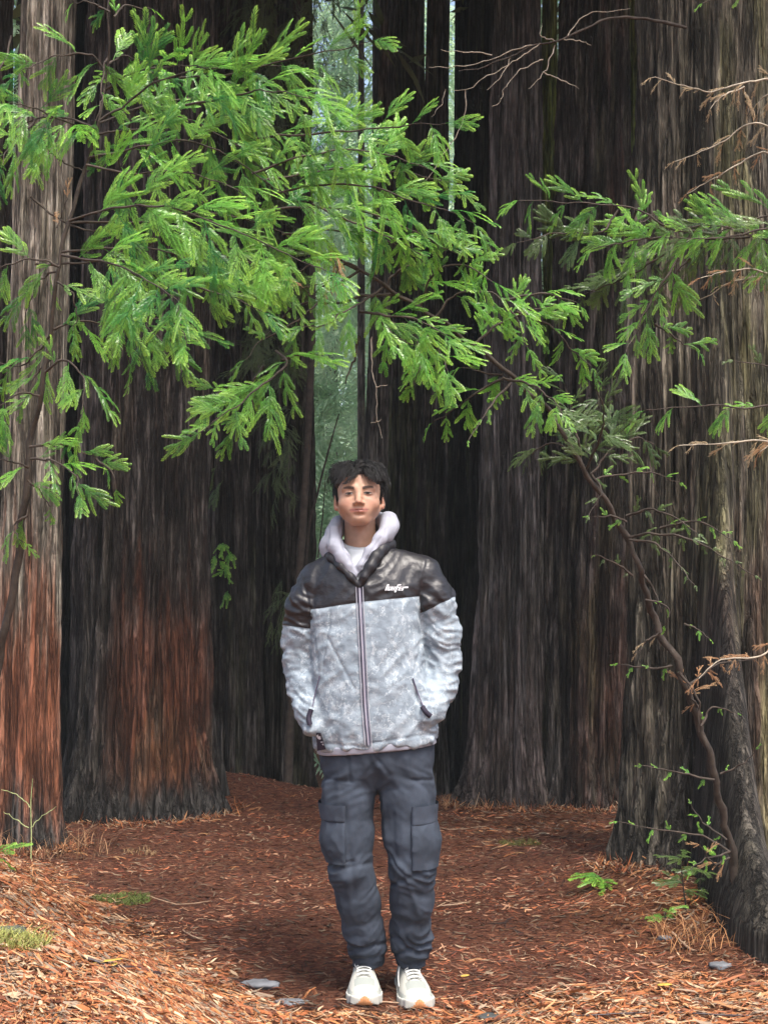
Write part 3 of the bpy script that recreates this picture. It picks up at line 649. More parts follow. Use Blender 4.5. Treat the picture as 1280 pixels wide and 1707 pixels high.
# hoodie: chest panel, hem strip and hood
g = Grid((-.27, PY - .17, zz(1290)), (.22, PY + .17, zz(840)), .0048)
chest = smax(torso(g, .022), g.z - zz(944), .01); chest = np.maximum(chest, zz(1050) - g.z)
hemst = torso(g, .006); h2 = zz(1256) + (g.x - xx_(535)) * (zz(1238) - zz(1256)) / (xx_(725) - xx_(535))
hemst = np.maximum(np.maximum(hemst, g.z - h2 - .03), h2 - g.z)
hl = [Q(591, 962, -.11, 4), Q(583, 947, -.108, 7), Q(571, 929, -.095, 10), Q(558, 909, -.06, 12), Q(557, 889, -.02, 11), Q(565, 876, .03, 10), Q(580, 872, .07, 13), Q(600, 870, .09, 15), Q(630, 868, .07, 14), Q(646, 870, .03, 13), Q(645, 884, -.03, 11), Q(632, 900, -.07, 9), Q(616, 921, -.095, 7.5), Q(603, 942, -.108, 5.5), Q(592, 958, -.114, 4)]
hood = chain(g, hl, .014, 1.0)
hood = smin(hood, chain(g, [Q(550, 908, -.01, 14), Q(553, 925, .0, 12), Q(575, 930, .05, 14)], .02), .02)
hood = smin(hood, chain(g, [Q(548, 912, .0, 11), Q(556, 890, .03, 12), Q(566, 872, .05, 10)], .02), .03)
hood = smin(hood, chain(g, [Q(648, 866, .02, 11), Q(651, 880, .0, 10), Q(645, 896, -.02, 10)], .02), .03)
hood = smax(hood, -cone(g, Q(599, 935, .0), Q(599, 845, -.01), 24 * K, 33 * K), .008)
Vh, Fh = nets(g, hemst); Vh = relax(Vh, Fh, 1)
D = smin(hood, chest, .008)
V, F = nets(g, D); V = relax(V, F, 2); N = normals(V, F)
px, py = proj(V); gq = np.zeros(len(V))
for a0_, b0_ in (((566, 880), (573, 915)), ((573, 915), (596, 952)), ((634, 896), (604, 946)), ((548, 880), (545, 915)), ((650, 862), (642, 890)), ((575, 962), (560, 940))): gq = np.maximum(gq, np.exp(-(seg_d(px, py, a0_, b0_) / 1.8) ** 2))
V = V - N * (.0055 * gq * smooth(.1, -.4, N[:, 1]))[:, None]
V = V + N * (.004 * pn(V[:, 0] * 14, V[:, 1] * 14, V[:, 2] * 16 + V[:, 0] * 12, 8) + .0022 * pn(V[:, 0] * 28, V[:, 1] * 28, V[:, 2] * 22, 5) + .0018 * (1 - 2 * np.abs(pn(V[:, 0] * 18, V[:, 1] * 18, V[:, 2] * 34, 6))))[:, None]
hoo = pmk('hoodie', V, F, MAT['grey_fleece']); pmk('hem_band', Vh, Fh, MAT['grey_fleece'], hoo)
g = Grid((-.16, PY - .15, zz(975)), (.01, PY + .08, zz(900)), .004)
D = cone(g, Q(600, 972, -.03), Q(599, 905, .01), 40 * K, 28 * K, .95); D = np.maximum(D, g.z - (zz(917) + (g.y - PY + .06) * .35))
V, F = nets(g, D); V = relax(V, F, 1); tee = pmk('tee_shirt', V, F, MAT['white_cotton'])

# head and neck
HC = Q(598.5, 828.5, -.03)[:3]; rt_, rl_ = R(-5), R(-1.8)
RX = np.array([[1, 0, 0], [0, math.cos(rt_), -math.sin(rt_)], [0, math.sin(rt_), math.cos(rt_)]])
RYm = np.array([[math.cos(rl_), 0, math.sin(rl_)], [0, 1, 0], [-math.sin(rl_), 0, math.cos(rl_)]])
RH = RYm @ RX
class HG: pass
g = Grid(HC + np.array([-.15, -.14, -.25]), HC + np.array([.15, .135, .13]), .0021)
xw = g.x - HC[0]; yw = g.y - HC[1]; zw = g.z - HC[2]
hg = HG(); hg.x = RH[0, 0] * xw + RH[1, 0] * yw + RH[2, 0] * zw; hg.y = RH[0, 1] * xw + RH[1, 1] * yw + RH[2, 1] * zw; hg.z = RH[0, 2] * xw + RH[1, 2] * yw + RH[2, 2] * zw
FS = .90; hg.z = np.where(hg.z < 0, hg.z / FS, hg.z)      # lower face a little shorter
e = lambda c, r: ell(hg, c, r)
cp = lambda a, b_, ra, rb: cone(hg, a, b_, ra, rb)
D = ell(hg, (0, .014, .034), (.074, .096, .080))
D = smin(D, e((0, -.028, -.026), (.0650, .062, .080)), .03)
D = smin(D, e((0, -.069, -.095), (.022, .018, .018)), .026)
for sx in (-1, 1):
    D = smin(D, cp((sx * .0555, .0, -.050), (sx * .020, -.060, -.098), .0145, .0135), .026)
    D = smin(D, e((sx * .042, -.058, -.034), (.022, .022, .024)), .03)
    D = smin(D, cp((sx * .014, -.082, .021), (sx * .048, -.068, .019), .0085, .0075), .014)
    D = smax(D, -e((sx * .0325, -.101, .001), (.0170, .017, .0100)), .016)
    D = smin(D, e((sx * .0305, -.0735, .000), (.0155, .0140, .0105)), .006)
    # ears
    ea = ell(hg, (sx * .0800, .012, -.018), (.0085, .0175, .0300)); ea = smax(ea, -ell(hg, (sx * .0885, .008, -.014), (.0065, .0105, .018)), .006)
    D = smin(D, ea, .008)
    D = smin(D, e((sx * .0770, .000, -.040), (.0065, .0085, .0095)), .006)
D = smin(D, cp((0, -.084, .010), (0, -.1025, -.026), .0085, .0095), .014)
D = smin(D, e((0, -.1065, -.033), (.0105, .0115, .0085)), .007)
for sx in (-1, 1):
    D = smin(D, e((sx * .0125, -.0975, -.0365), (.0068, .0095, .0062)), .006)
    D = smax(D, -e((sx * .0065, -.1040, -.0425), (.0036, .0055, .0030)), .003)
mouth = lambda zc, r, y: np.minimum(cp((-.030, y + .014, zc + .0012), (0, y, zc), r * .5, r), cp((.030, y + .014, zc + .0012), (0, y, zc), r * .55, r))
D = smin(D, e((0, -.073, -.064), (.034, .020, .024)), .025)
D = smin(D, mouth(-.0580, .0048, -.0915), .005)
D = smin(D, mouth(-.0665, .0055, -.0905), .006)
D = smax(D, -mouth(-.0622, .0017, -.0975), .0025)
D = smax(D, -e((0, -.094, -.0795), (.018, .008, .0055)), .010)
nk0 = np.array([0, .020, -.075]); 
neckw = cone(g, Q(600, 868, .02), Q(601, 950, .03), 25.5 * K, 28 * K, 1.05)
neckw = smin(neckw, ell(g, Q(601, 975, .03), (.12, .075, .05)), .05)
apple = cone(g, Q(600, 893, -.03), Q(600, 905, -.025), .009, .012)
D = smin(D, smin(neckw, apple, .02), .018)
V, F = nets(g, D); V = relax(V, F, 1)
L_ = (V - HC) @ RH; L_[:, 2] = np.where(L_[:, 2] < 0, L_[:, 2] / FS, L_[:, 2])
x_, y_, z_ = L_.T; frn = smooth(-.02, -.05, y_)
skin = np.array([.43, .25, .172]); C = np.tile(skin, (len(V), 1))
C *= (1 + .10 * pn(x_ * 60, y_ * 60, z_ * 60, 4))[:, None]
def blend(c, w): C[:] = C * (1 - w[:, None]) + np.array(c) * w[:, None]
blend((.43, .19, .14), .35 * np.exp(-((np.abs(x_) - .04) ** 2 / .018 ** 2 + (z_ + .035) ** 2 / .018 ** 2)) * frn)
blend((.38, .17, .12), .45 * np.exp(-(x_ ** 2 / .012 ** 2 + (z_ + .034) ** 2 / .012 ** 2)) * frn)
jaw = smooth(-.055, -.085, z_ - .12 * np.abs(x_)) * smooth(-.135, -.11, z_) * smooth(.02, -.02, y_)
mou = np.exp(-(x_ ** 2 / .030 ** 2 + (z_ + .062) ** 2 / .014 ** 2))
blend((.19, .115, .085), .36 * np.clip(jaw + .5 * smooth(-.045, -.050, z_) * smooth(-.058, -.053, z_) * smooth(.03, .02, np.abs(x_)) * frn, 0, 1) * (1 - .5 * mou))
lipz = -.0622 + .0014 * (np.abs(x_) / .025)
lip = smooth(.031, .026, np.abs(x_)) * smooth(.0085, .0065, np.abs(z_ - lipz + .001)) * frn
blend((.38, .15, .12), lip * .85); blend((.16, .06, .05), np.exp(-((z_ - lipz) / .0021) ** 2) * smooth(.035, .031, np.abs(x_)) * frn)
bz = .0165 + .0055 * np.sin(np.clip((np.abs(x_) - .012) / .042, 0, 1) * math.pi * .8) ; bw = .0050 - .0022 * np.clip((np.abs(x_) - .03) / .025, 0, 1)
brow = smooth(1.25, .75, np.abs(z_ - bz) / bw) * smooth(.011, .016, np.abs(x_)) * smooth(.055, .046, np.abs(x_)) * frn
blend((.035, .022, .018), brow * .9)
blend((.20, .12, .09), .35 * np.exp(-((np.abs(x_) - .030) ** 2 / .016 ** 2 + (z_ - .004) ** 2 / .008 ** 2)) * frn)
ear = smooth(.073, .078, np.abs(x_)); blend((.40, .18, .13), ear * .5)
m, n, l, b = M('skin'); a = attr(n, 'col'); l.new(a.outputs['Color'], b.inputs['Base Color']); b.inputs['Roughness'].default_value = .5; b.inputs['Specular IOR Level'].default_value = .35
b.inputs['Subsurface Weight'].default_value = .12; b.inputs['Subsurface Radius'].default_value = (.012, .005, .003); b.inputs['Subsurface Scale'].default_value = .5
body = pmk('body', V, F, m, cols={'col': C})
BV = V.copy(); BL = L_
def onface(x, z, lift=.0):
    m_ = (np.abs(BL[:, 0] - x) < .003) & (np.abs(BL[:, 2] - z) < .003) & (BL[:, 1] < -.02)
    y = BL[m_, 1].min() if m_.any() else -.085
    return np.array([x, y - lift, z])
# eyes: narrow almond surfaces set between the lids
for sx in (-1, 1):
    us = np.linspace(-1, 1, 17); vs = np.linspace(-1, 1, 7); Vs = []; Cs = []
    for u in us:
        for v in vs:
            x = sx * .0305 + u * .0125; z = -.0002 + v * .0034 * math.sqrt(max(0, 1 - u * u)) - .0008 * (u * sx)
            Vs.append(onface(x, z, .0012 - .0008 * u * u)); q_ = math.hypot((x - sx * .0305) / .0056, (z - .0003) / .0056)
            Cs.append((.012, .009, .008) if q_ < .5 else (.035, .018, .012) if q_ < 1.12 else (.27, .25, .23))
    Vs = np.array(Vs); i = np.arange(16)[:, None]; j = np.arange(6)[None]
    F = np.stack([i * 7 + j, (i + 1) * 7 + j, (i + 1) * 7 + j + 1, i * 7 + j + 1], -1).reshape(-1, 4)
    Vs[:, 1] = np.minimum(Vs[:, 1], np.median(Vs[:, 1]) + .002); Vs[:, 2] = np.where(Vs[:, 2] < 0, Vs[:, 2] * FS, Vs[:, 2])
    if sx == -1: mat_eye = attr_col_mat('eye_surface', 'col', .5, .3)
    pmk('eye', Vs @ RH.T + HC, F, mat_eye, body, cols={'col': np.array(Cs)})
    lash = np.array([onface(sx * .0305 + u * .0140, .0034 * math.sqrt(max(0, 1 - (u * .97) ** 2)) + .0004 - .0006 * u * sx, .0016) for u in np.linspace(-1, 1, 11)])
    lash[:, 1] = np.minimum(lash[:, 1], np.median(lash[:, 1]) + .003)
    v, f = tube(lash @ RH.T + HC, np.array([.0005, .0010, .0013, .0014, .0014, .0014, .0014, .0014, .0013, .001, .0005]), 6)
    if sx == -1: MAT['hair'] = simple('black_hair', (.010, .009, .010), .55, .35, .5, 300)
    pmk('eyelash', v, f, MAT['hair'], body)
# hair: dense under-volume and hundreds of wavy locks
g = Grid(HC + np.array([-.13, -.14, -.12]), HC + np.array([.13, .16, .17]), .003)
xw = g.x - HC[0]; yw = g.y - HC[1]; zw = g.z - HC[2]
hg.x = RH[0, 0] * xw + RH[1, 0] * yw + RH[2, 0] * zw; hg.y = RH[0, 1] * xw + RH[1, 1] * yw + RH[2, 1] * zw; hg.z = RH[0, 2] * xw + RH[1, 2] * yw + RH[2, 2] * zw
D = smin(ell(hg, (0, .022, .040), (.079, .096, .083)), ell(hg, (0, -.005, .072), (.080, .070, .036)), .03)
zc = np.interp(hg.y, [-.09, -.06, -.045, -.02, .02, .10], [.070, .058, .030, .000, -.012, -.065])
D = smax(D, zc - hg.z, .012)
V, F = nets(g, D); V = relax(V, F, 1); N = normals(V, F)
V = V + N * (.004 * pn(V[:, 0] * 40, V[:, 1] * 40, V[:, 2] * 60, 3))[:, None]
parts = [(V, F)]; rr = np.random.default_rng(8)
K_ = 0
while K_ < 210:
    a_ = rr.random() * 2 * math.pi; b_ = math.acos(rr.uniform(-.30, 1)); dv = np.array([math.cos(a_) * math.sin(b_), math.sin(a_) * math.sin(b_), math.cos(b_)])
    if dv[2] < .40 and dv[1] < -.25: continue
    K_ += 1
    p0 = np.array([dv[0] * .074, .016 + dv[1] * .096, .036 + dv[2] * .080])
    fringe = p0[1] < -.025 and dv[2] > .3
    out_ = np.array([dv[0], dv[1] * .8, 0]); out_ /= np.linalg.norm(out_) + 1e-6
    part = np.sign(p0[0] + .006 + .012 * rr.normal())
    if fringe: w = np.array([part * (.55 + .35 * rr.random()), -.95, .6 + .3 * rr.normal()])
    elif dv[2] > .2: w = out_ * .9 + np.array([part * .35, -.25, .75]) + rr.normal(0, .30, 3)
    else: w = out_ * .35 + np.array([0, .1, -.9]) + rr.normal(0, .15, 3)
    w /= np.linalg.norm(w)
    ln0 = rr.uniform(.045, .078) if dv[2] > .2 else rr.uniform(.015, .028); n_ = 9; t = np.linspace(0, 1, n_)
    side = np.cross(dv, w); side /= np.linalg.norm(side) + 1e-6; ph = rr.random() * 6; cu = rr.uniform(.06, .18); fr_ = rr.uniform(4.5, 7.5)
    lowz = .030 + .010 * rr.random()
    for q in range(15):
        ln = ln0 * rr.uniform(.8, 1.1); p = p0 + rr.normal(0, .0045, 3); w2 = w + rr.normal(0, .06, 3)
        pinch = (1 - .55 * t)[:, None] * rr.normal(0, .0022, 3)
        pts = p + np.outer(t * ln, w2) + np.outer(t ** 2 * ln * (1.0 if fringe else .72), [0, 0, -1.0]) + np.outer(np.sin(t * fr_ + ph) * ln * cu, side) + np.outer(np.cos(t * fr_ + ph) * ln * cu * .7, dv) + pinch
        if fringe:
            low = lowz + .004 * rr.random() + .022 * max(0, 1 - abs(pts[-1, 0]) / .032); pts[:, 2] = np.where(pts[:, 2] < low, low + (pts[:, 2] - low) * .12, pts[:, 2]); pts[:, 1] = np.maximum(pts[:, 1], -.106)
        pts[:, 0] = np.where(np.abs(pts[:, 0]) > .085, np.sign(pts[:, 0]) * (.085 + (np.abs(pts[:, 0]) - .085) * .45), pts[:, 0]); pts[:, 2] = np.where(pts[:, 2] > .118, .118 + (pts[:, 2] - .118) * .5, pts[:, 2])
        v, f = tube(pts @ RH.T + HC, np.linspace(1, .12, n_) ** .6 * rr.uniform(.0007, .0017), 4)
        parts.append((v, f))
V, F = join(parts); pmk('hair', V, F, MAT['hair'])

# trousers
LL = [Q(584, 1262, 0, 44), Q(581, 1330, -.01, 39), Q(581, 1395, -.02, 37), Q(587, 1450, -.03, 32), Q(597, 1500, -.01, 31), Q(606, 1550, .02, 28.5), Q(612, 1576, .04, 28), Q(614, 1596, .05, 22)]
LR = [Q(675, 1258, 0, 44), Q(678, 1330, -.01, 41), Q(682, 1395, -.02, 39), Q(685, 1450, -.03, 34), Q(686, 1500, -.01, 30), Q(684, 1545, .02, 28.5), Q(686, 1570, .04, 30), Q(685, 1596, .05, 21)]
def legs(g, off=0.0):
    a = chain(g, LL, .03) - off; c = chain(g, LR, .03) - off
    return a, c
g = Grid((-.27, PY - .17, zz(1622)), (.24, PY + .19, zz(1225)), .0056)
a_, c_ = legs(g)
hip = ell(g, Q(629, 1250, .01), (92 * K, .125, .13)); hip = np.maximum(hip, g.z - zz(1232))
D = smin(np.minimum(a_, c_), hip, .03)
cut = cone(g, Q(614, 1600, .05), Q(614, 1640, .05), 24 * K, 25 * K); cut2 = cone(g, Q(686, 1600, .05), Q(685, 1640, .05), 23 * K, 24 * K)
D = smin(D, np.minimum(cut, cut2), .006)
D = np.maximum(D, zz(1615) - g.z)
V, F = nets(g, D); V = relax(V, F, 1); N = normals(V, F); px, py = proj(V)
wv = .7 * pn(V[:, 0] * 8, V[:, 1] * 8, V[:, 2] * 6, 31)
low = smooth(1520, 1580, py) * smooth(1612, 1596, py); knee = np.exp(-((py - 1452) / 30) ** 2); top = np.exp(-((py - 1300) / 28) ** 2)
f1 = 1 - 2 * np.abs(pn(V[:, 0] * 7 + wv, V[:, 1] * 7, V[:, 2] * 24 + 14 * np.abs(V[:, 0] - .02) + wv * 2, 32))
f2 = 1 - 2 * np.abs(pn(V[:, 0] * 16 + wv, V[:, 1] * 12, V[:, 2] * 5, 33))
dsp = (.0060 * low + .0050 * knee + .006 * top + .002) * f1 + .0035 * f1 * pn(V[:, 0] * 4, V[:, 1] * 4, V[:, 2] * 3, 39) + .0065 * f2 * (1 - low) + .0012 * pn(V[:, 0] * 60, V[:, 1] * 60, V[:, 2] * 60, 34)
for s0, s1 in (((543, 1298), (584, 1302)), ((686, 1300), (716, 1300)), ((580, 1262), (584, 1302)), ((552, 1440), (590, 1436))): dsp -= .006 * np.exp(-(seg_d(px, py, s0, s1) / 2.5) ** 2)
dsp += smooth(1600, 1604, py) * .0015 * np.sin(px * 1.3)
V = V + N * dsp[:, None]
for c0, c1, dpt in (((574, 1345), (592, 1500), .004), ((655, 1360), (662, 1480), .003), ((625, 1262), (650, 1290), .004), ((628, 1268), (600, 1300), .004), ((560, 1450), (622, 1438), .006), ((700, 1455), (652, 1475), .006), ((582, 1585), (640, 1572), .008), ((655, 1592), (712, 1574), .009), ((590, 1600), (640, 1594), .006), ((652, 1560), (705, 1580), .006)):
    dsp = -dpt * np.exp(-(seg_d(px, py, c0, c1) / 4.0) ** 2) * smooth(.2, -.4, N[:, 1]); V = V + N * dsp[:, None]
MAT['denim'] = simple('washed_black_denim', (.036, .045, .062), .85, .2, .5, 600, .28, 14)
MAT['denim_edge'] = simple('denim_flap', (.043, .053, .073), .85, .2, .5, 600, .25, 18)
trs = pmk('trousers', V, F, MAT['denim'], smooth_=True); trs['label'] = 'faded charcoal blue cargo trousers'
for side, L2, (x0, x1, y0, y1), (fy0, fy1) in ((0, LL, (520, 577, 1338, 1438), (1330, 1364)), (1, LR, (685, 745, 1340, 1446), (1331, 1368))):
    lo = Q(x0 - 12, y1 + 12, -.16); hi = Q(x1 + 12, y0 - 14, .12)
    for nm, off, ya, yb, mt in (('cargo_pocket', .009, y0, y1, 'denim'), ('pocket_flap', .0155, fy0, fy1, 'denim_edge')):
        g = Grid(lo, hi, .004); d = chain(g, L2, .03)
        o2 = off
        if nm == 'cargo_pocket':
            zz_ = g.z.ravel(); o2 = (off + (.012 if side else .006) * np.exp(-((zz_ - zz(1405)) / .07) ** 2))[None, None]
        edge = (xx_(x1) - g.x) if side == 0 else (g.x - xx_(x0))
        box = np.maximum(np.maximum(zz(yb) - g.z + (.03 * (g.x - xx_(x0)) if nm != 'cargo_pocket' else 0), g.z - zz(ya)), np.maximum(-edge, g.y - (PY + .03)))
        D = smax(smax(d - o2, box, .008), -(d + .01), .004)
        V, F = nets(g, D); V = relax(V, F, 1); N = normals(V, F)
        V = V + N * ((.003 * (1 - 2 * np.abs(pn(V[:, 0] * 22, V[:, 1] * 22, V[:, 2] * 20, 41 + side)))) * (1 if nm == 'cargo_pocket' else .35))[:, None]
        o = pmk(nm, V, F, MAT[mt], trs if nm == 'cargo_pocket' else pk)
        if nm == 'cargo_pocket': pk = o

# things fixed on the jacket
def strip(pts2, w, lift, nm, mat, parent, n=40, thick=.0022, src=JV):
    p2 = spline(np.array([[a, b_, 0] for a, b_ in pts2], float), n)
    C3 = []
    for a, b_, _ in p2:
        q = P(a, b_, PY - .12); y = front(src, q[0], q[2], .0055); q = P(a, b_, y); q[1] = y - lift; C3.append(q)
    C3 = np.array(C3); C3[:, 1] = np.convolve(np.pad(C3[:, 1], 3, mode='edge'), np.ones(7) / 7, 'valid')
    V = []; F = []
    T = np.gradient(C3, axis=0); sdv = np.cross(T, [0, 1., 0]); sdv /= np.linalg.norm(sdv, axis=1)[:, None]
    for c3, s3 in zip(C3, sdv):
        for a in range(6):
            an = a * math.pi / 3; V.append(c3 + s3 * w * math.cos(an) + np.array([0, -thick * math.sin(an), 0]))
    for i in range(n - 1):
        for a in range(6): F.append([i * 6 + a, i * 6 + (a + 1) % 6, (i + 1) * 6 + (a + 1) % 6, (i + 1) * 6 + a])
    return pmk(nm, V, F, mat, parent)
zp = [(599, 978), (601, 1020), (605, 1100), (609, 1180), (614, 1242)]
zo = strip(zp, .0068, .001, 'zip', MAT['zip'], jacket, 50, .0065)
strip(zp, .0028, .0055, 'zip_teeth', MAT['zip_metal'], zo, 50, .0035)
strip([(a - 5.6, b_) for a, b_ in zp], .0016, .004, 'zip_edge', MAT['zip_metal'], zo, 50, .002)
strip([(a + 5.6, b_) for a, b_ in zp], .0016, .004, 'zip_edge', MAT['zip_metal'], zo, 50, .002)
for pts2, nm in (([(519, 1182), (515, 1196), (517, 1208)], 'pocket_opening'), ([(703, 1177), (710, 1187), (718, 1194)], 'pocket_opening')):
    strip(pts2, .0085, .006, nm, MAT['near_black'], jacket, 14, .006)
strip([(533, 1127), (527, 1150), (521, 1178)], .0022, .003, 'pocket_welt', MAT['zip'], jacket, 16, .003)
strip([(688, 1130), (698, 1160), (709, 1184)], .0022, .003, 'pocket_welt', MAT['zip'], jacket, 16, .003)
def poly_print(polys, nm, mat, parent, map_, src=JV, lift=.003):
    V = []; F = []
    for poly in polys:
        o = len(V)
        for a, b_ in poly:
            a2, b2 = map_(a, b_); q = P(a2, b2, PY - .12); y = front(src, q[0], q[2], .010); q = P(a2, b2, y); V.append([q[0], y - lift, q[2]])
        F.append([o, o + 1, o + 2, o + 3])
    V = np.array(V); A = np.column_stack([V[:, 0], V[:, 2], np.ones(len(V))]); co = np.linalg.lstsq(A, V[:, 1], rcond=None)[0]; V[:, 1] = A @ co - .002
    return pmk(nm, V, F, mat, parent, smooth_=False)
def q4(x0, y0, x1, y1, w, ye=None):   # slanted bar
    return [(x0, y0), (x0 + w, y0), (x1 + w, y1), (x1, y1)]
# slanted wordmark, letter strokes drawn in a 0-745 by 0-240 box
st = []
def stroke(x, ya, yb, w=42): k_ = .42; st.append([(x + (120 - ya) * k_, ya), (x + w + (120 - ya) * k_, ya), (x + w + (120 - yb) * k_, yb), (x + (120 - yb) * k_, yb)])
def hbar(x0, x1, ya, h=34): k_ = .42; st.append([(x0 + (120 - ya) * k_, ya), (x1 + (120 - ya) * k_, ya), (x1 + (120 - ya - h) * k_, ya + h), (x0 + (120 - ya - h) * k_, ya + h)])
stroke(10, -10, 180, 60); hbar(10, 70, 150)                      # l
stroke(85, 60, 180); stroke(150, 60, 180); hbar(85, 190, 148)     # u
stroke(205, 60, 180, 36); stroke(262, 60, 180, 36); hbar(200, 300, 100, 36)   # x
stroke(318, -5, 235, 50); hbar(318, 430, -10, 36); hbar(280, 420, 66, 30)     # f, long with a descender
stroke(400, 60, 180, 40); hbar(400, 490, 62, 26); hbar(400, 490, 108, 22); hbar(400, 490, 152, 28)   # e
stroke(505, 60, 180, 50); hbar(505, 680, 60, 44)                  # r
poly_print(st, 'chest_wordmark', MAT['white_print'], jacket, lambda a, b_: (642 + a * .0552, 974.5 + b_ * .0545))
lab = poly_print([[(526.5, 1222), (534.5, 1221), (543, 1249), (528.5, 1251)]], 'hem_label', MAT['near_black'], jacket, lambda a, b_: (a + .5, b_), lift=.004)
poly_print([[(527, 1226), (530, 1224), (532, 1231), (529, 1232)], [(530.5, 1227), (534, 1226), (535, 1231), (532, 1232)], [(529.5, 1236), (538, 1235.4), (538.4, 1236.9), (529.8, 1237.5)], [(530.5, 1240), (539, 1239.4), (539.6, 1242), (531, 1242.6)]],
           'label_print', MAT['white_print'], lab, lambda a, b_: (a + .5, b_), lift=.009)

# shoes
MAT['shoe_cream'] = simple('shoe_cream_mesh', (.38, .38, .34), .8, .3, .5, 500, .08, 60)
MAT['shoe_grey'] = simple('shoe_grey_overlay', (.40, .42, .39), .7, .3, .3, 300, .08, 60)
MAT['sole'] = simple('off_white_sole', (.40, .40, .36), .6, .4)
MAT['gum'] = simple('gum_rubber', (.42, .19, .08), .6, .4)
MAT['lace'] = simple('white_lace', (.5, .51, .49), .9, .2)
for toe_px, toe_py, yaw, hx in ((608, 1663, R(2), 614), (699, 1667, R(9), 687)):
    T0 = P(toe_px, toe_py, PY - .13); gzv = float(gz(T0[0], T0[1])); T0[2] = gzv - .002
    u = np.array([math.sin(yaw), -math.cos(yaw), 0]); s_ = np.array([math.cos(yaw), math.sin(yaw), 0])
    org = T0 - u * .285          # heel point
    g = Grid((-.075, -.02, -.01), (.075, .31, .14), .0032)   # local: x across, y heel to toe, z up
    t = g.y; w = np.interp(t, [-.01, .0, .03, .09, .20, .25, .28, .295], [.018, .030, .038, .040, .058, .056, .043, .02])
    ht = np.interp(t, [-.01, 0, .06, .12, .18, .23, .27, .295], [.085, .095, .105, .102, .088, .066, .050, .034])
    tr = np.interp(t, [.22, .30], [0, .012])
    sole = np.maximum(np.abs(g.x) - w - .002, np.maximum(tr - g.z, g.z - .030 - tr)); sole = smax(sole, np.maximum(-t, t - .289), .012)
    sole = sole + .0012 * np.cos(t * 260) * (np.abs(g.x) > w - .006)
    V, F = nets(g, sole); V = relax(V, F, 1)
    def tw(V): return org + V[:, :1] * s_ + V[:, 1:2] * u + V[:, 2:3] * np.array([0, 0, 1.])
    sh = pmk('shoe', np.zeros((0, 3)), np.zeros((0, 4), int), None) if False else None
    up = ((np.abs(g.x) / (w - .001)) ** 2.3 + (np.maximum(g.z - .015, 0) / (ht - .015)) ** 2.3) ** (1 / 2.3) - 1
    up = np.maximum(up * .042, np.maximum(.02 - g.z, np.maximum(-t, t - .287)))
    up = smax(up, -cone(g, (0, .055, .10), (0, .05, .15), .030, .034), .008)
    V2, F2 = nets(g, up); V2 = relax(V2, F2, 1)
    panel = smooth(.215, .225, V2[:, 1]) * 0; zone = np.where((V2[:, 1] > .205 + .0) & (V2[:, 1] < .238) & (np.abs(V2[:, 0]) < .034), 1.0, 0.0)
    side = (V2[:, 2] < .045) & (np.abs(V2[:, 0]) > .03); zone = np.where(side & (V2[:, 1] < .26), .8, zone)
    cc = np.array([.37, .37, .33]) * (1 - zone)[:, None] + np.array([.24, .26, .24]) * zone[:, None]
    if 'shoe_up' not in MAT: MAT['shoe_up'] = attr_col_mat('shoe_upper', 'col', .8, .25)
    shoe = pmk('shoe', tw(V2), F2, MAT['shoe_up'], cols={'col': cc})
    pmk('sole', tw(V), F, MAT['sole'], shoe)
    gp = []
    for i in range(9):
        x = (i / 8 - .5) * .046; yy_ = .2915 - .004 * (abs(x) / .023) ** 2
        gp.append((np.array([[x - .0031, yy_ - .004, .010], [x + .0031, yy_ - .004, .010], [x + .0031, yy_ + .001, .012], [x - .0031, yy_ + .001, .012], [x - .0031, yy_ - .004, .040 - abs(x) * .5], [x + .0031, yy_ - .004, .040 - abs(x) * .5], [x + .0031, yy_ - .001, .038 - abs(x) * .5], [x - .0031, yy_ - .001, .038 - abs(x) * .5]]), np.array([[0, 3, 2, 1], [4, 5, 6, 7], [0, 1, 5, 4], [1, 2, 6, 5], [2, 3, 7, 6], [3, 0, 4, 7]])))
    v, f = join(gp); pmk('toe_bumper', tw(v), f, MAT['gum'], shoe, smooth_=False)
    lp = []
    def topz(x, y):
        m_ = (np.abs(V2[:, 0] - x) < .004) & (np.abs(V2[:, 1] - y) < .004); return V2[m_, 2].max() if m_.any() else .09
    for k in range(5):
        y0 = .118 + k * .019
        for sg in (-1, 1):
            pts = [np.array([sg * x, y0 + .012 * (x + .024) / .048, topz(sg * x, y0) + .0025 + .002 * (1 - (x / .026) ** 2)]) for x in np.linspace(-.024, .024, 7)]
            lp.append(tube(np.array(pts), .0022, 6))
    for sg in (-1, 1):
        loop = np.array([[0, .112, .102], [sg * .02, .12, .112], [sg * .040, .13, .098], [sg * .047, .15, .07], [sg * .050, .18, .05]]) if (toe_px > 650 and sg < 0) else np.array([[0, .112, .102], [sg * .018, .122, .112], [sg * .030, .135, .100], [sg * .022, .150, .090], [sg * .004, .125, .104]])
        lp.append(tube(spline(loop, 16), .0021, 6))
    v, f = join(lp); pmk('lace', tw(v), f, MAT['lace'], shoe)
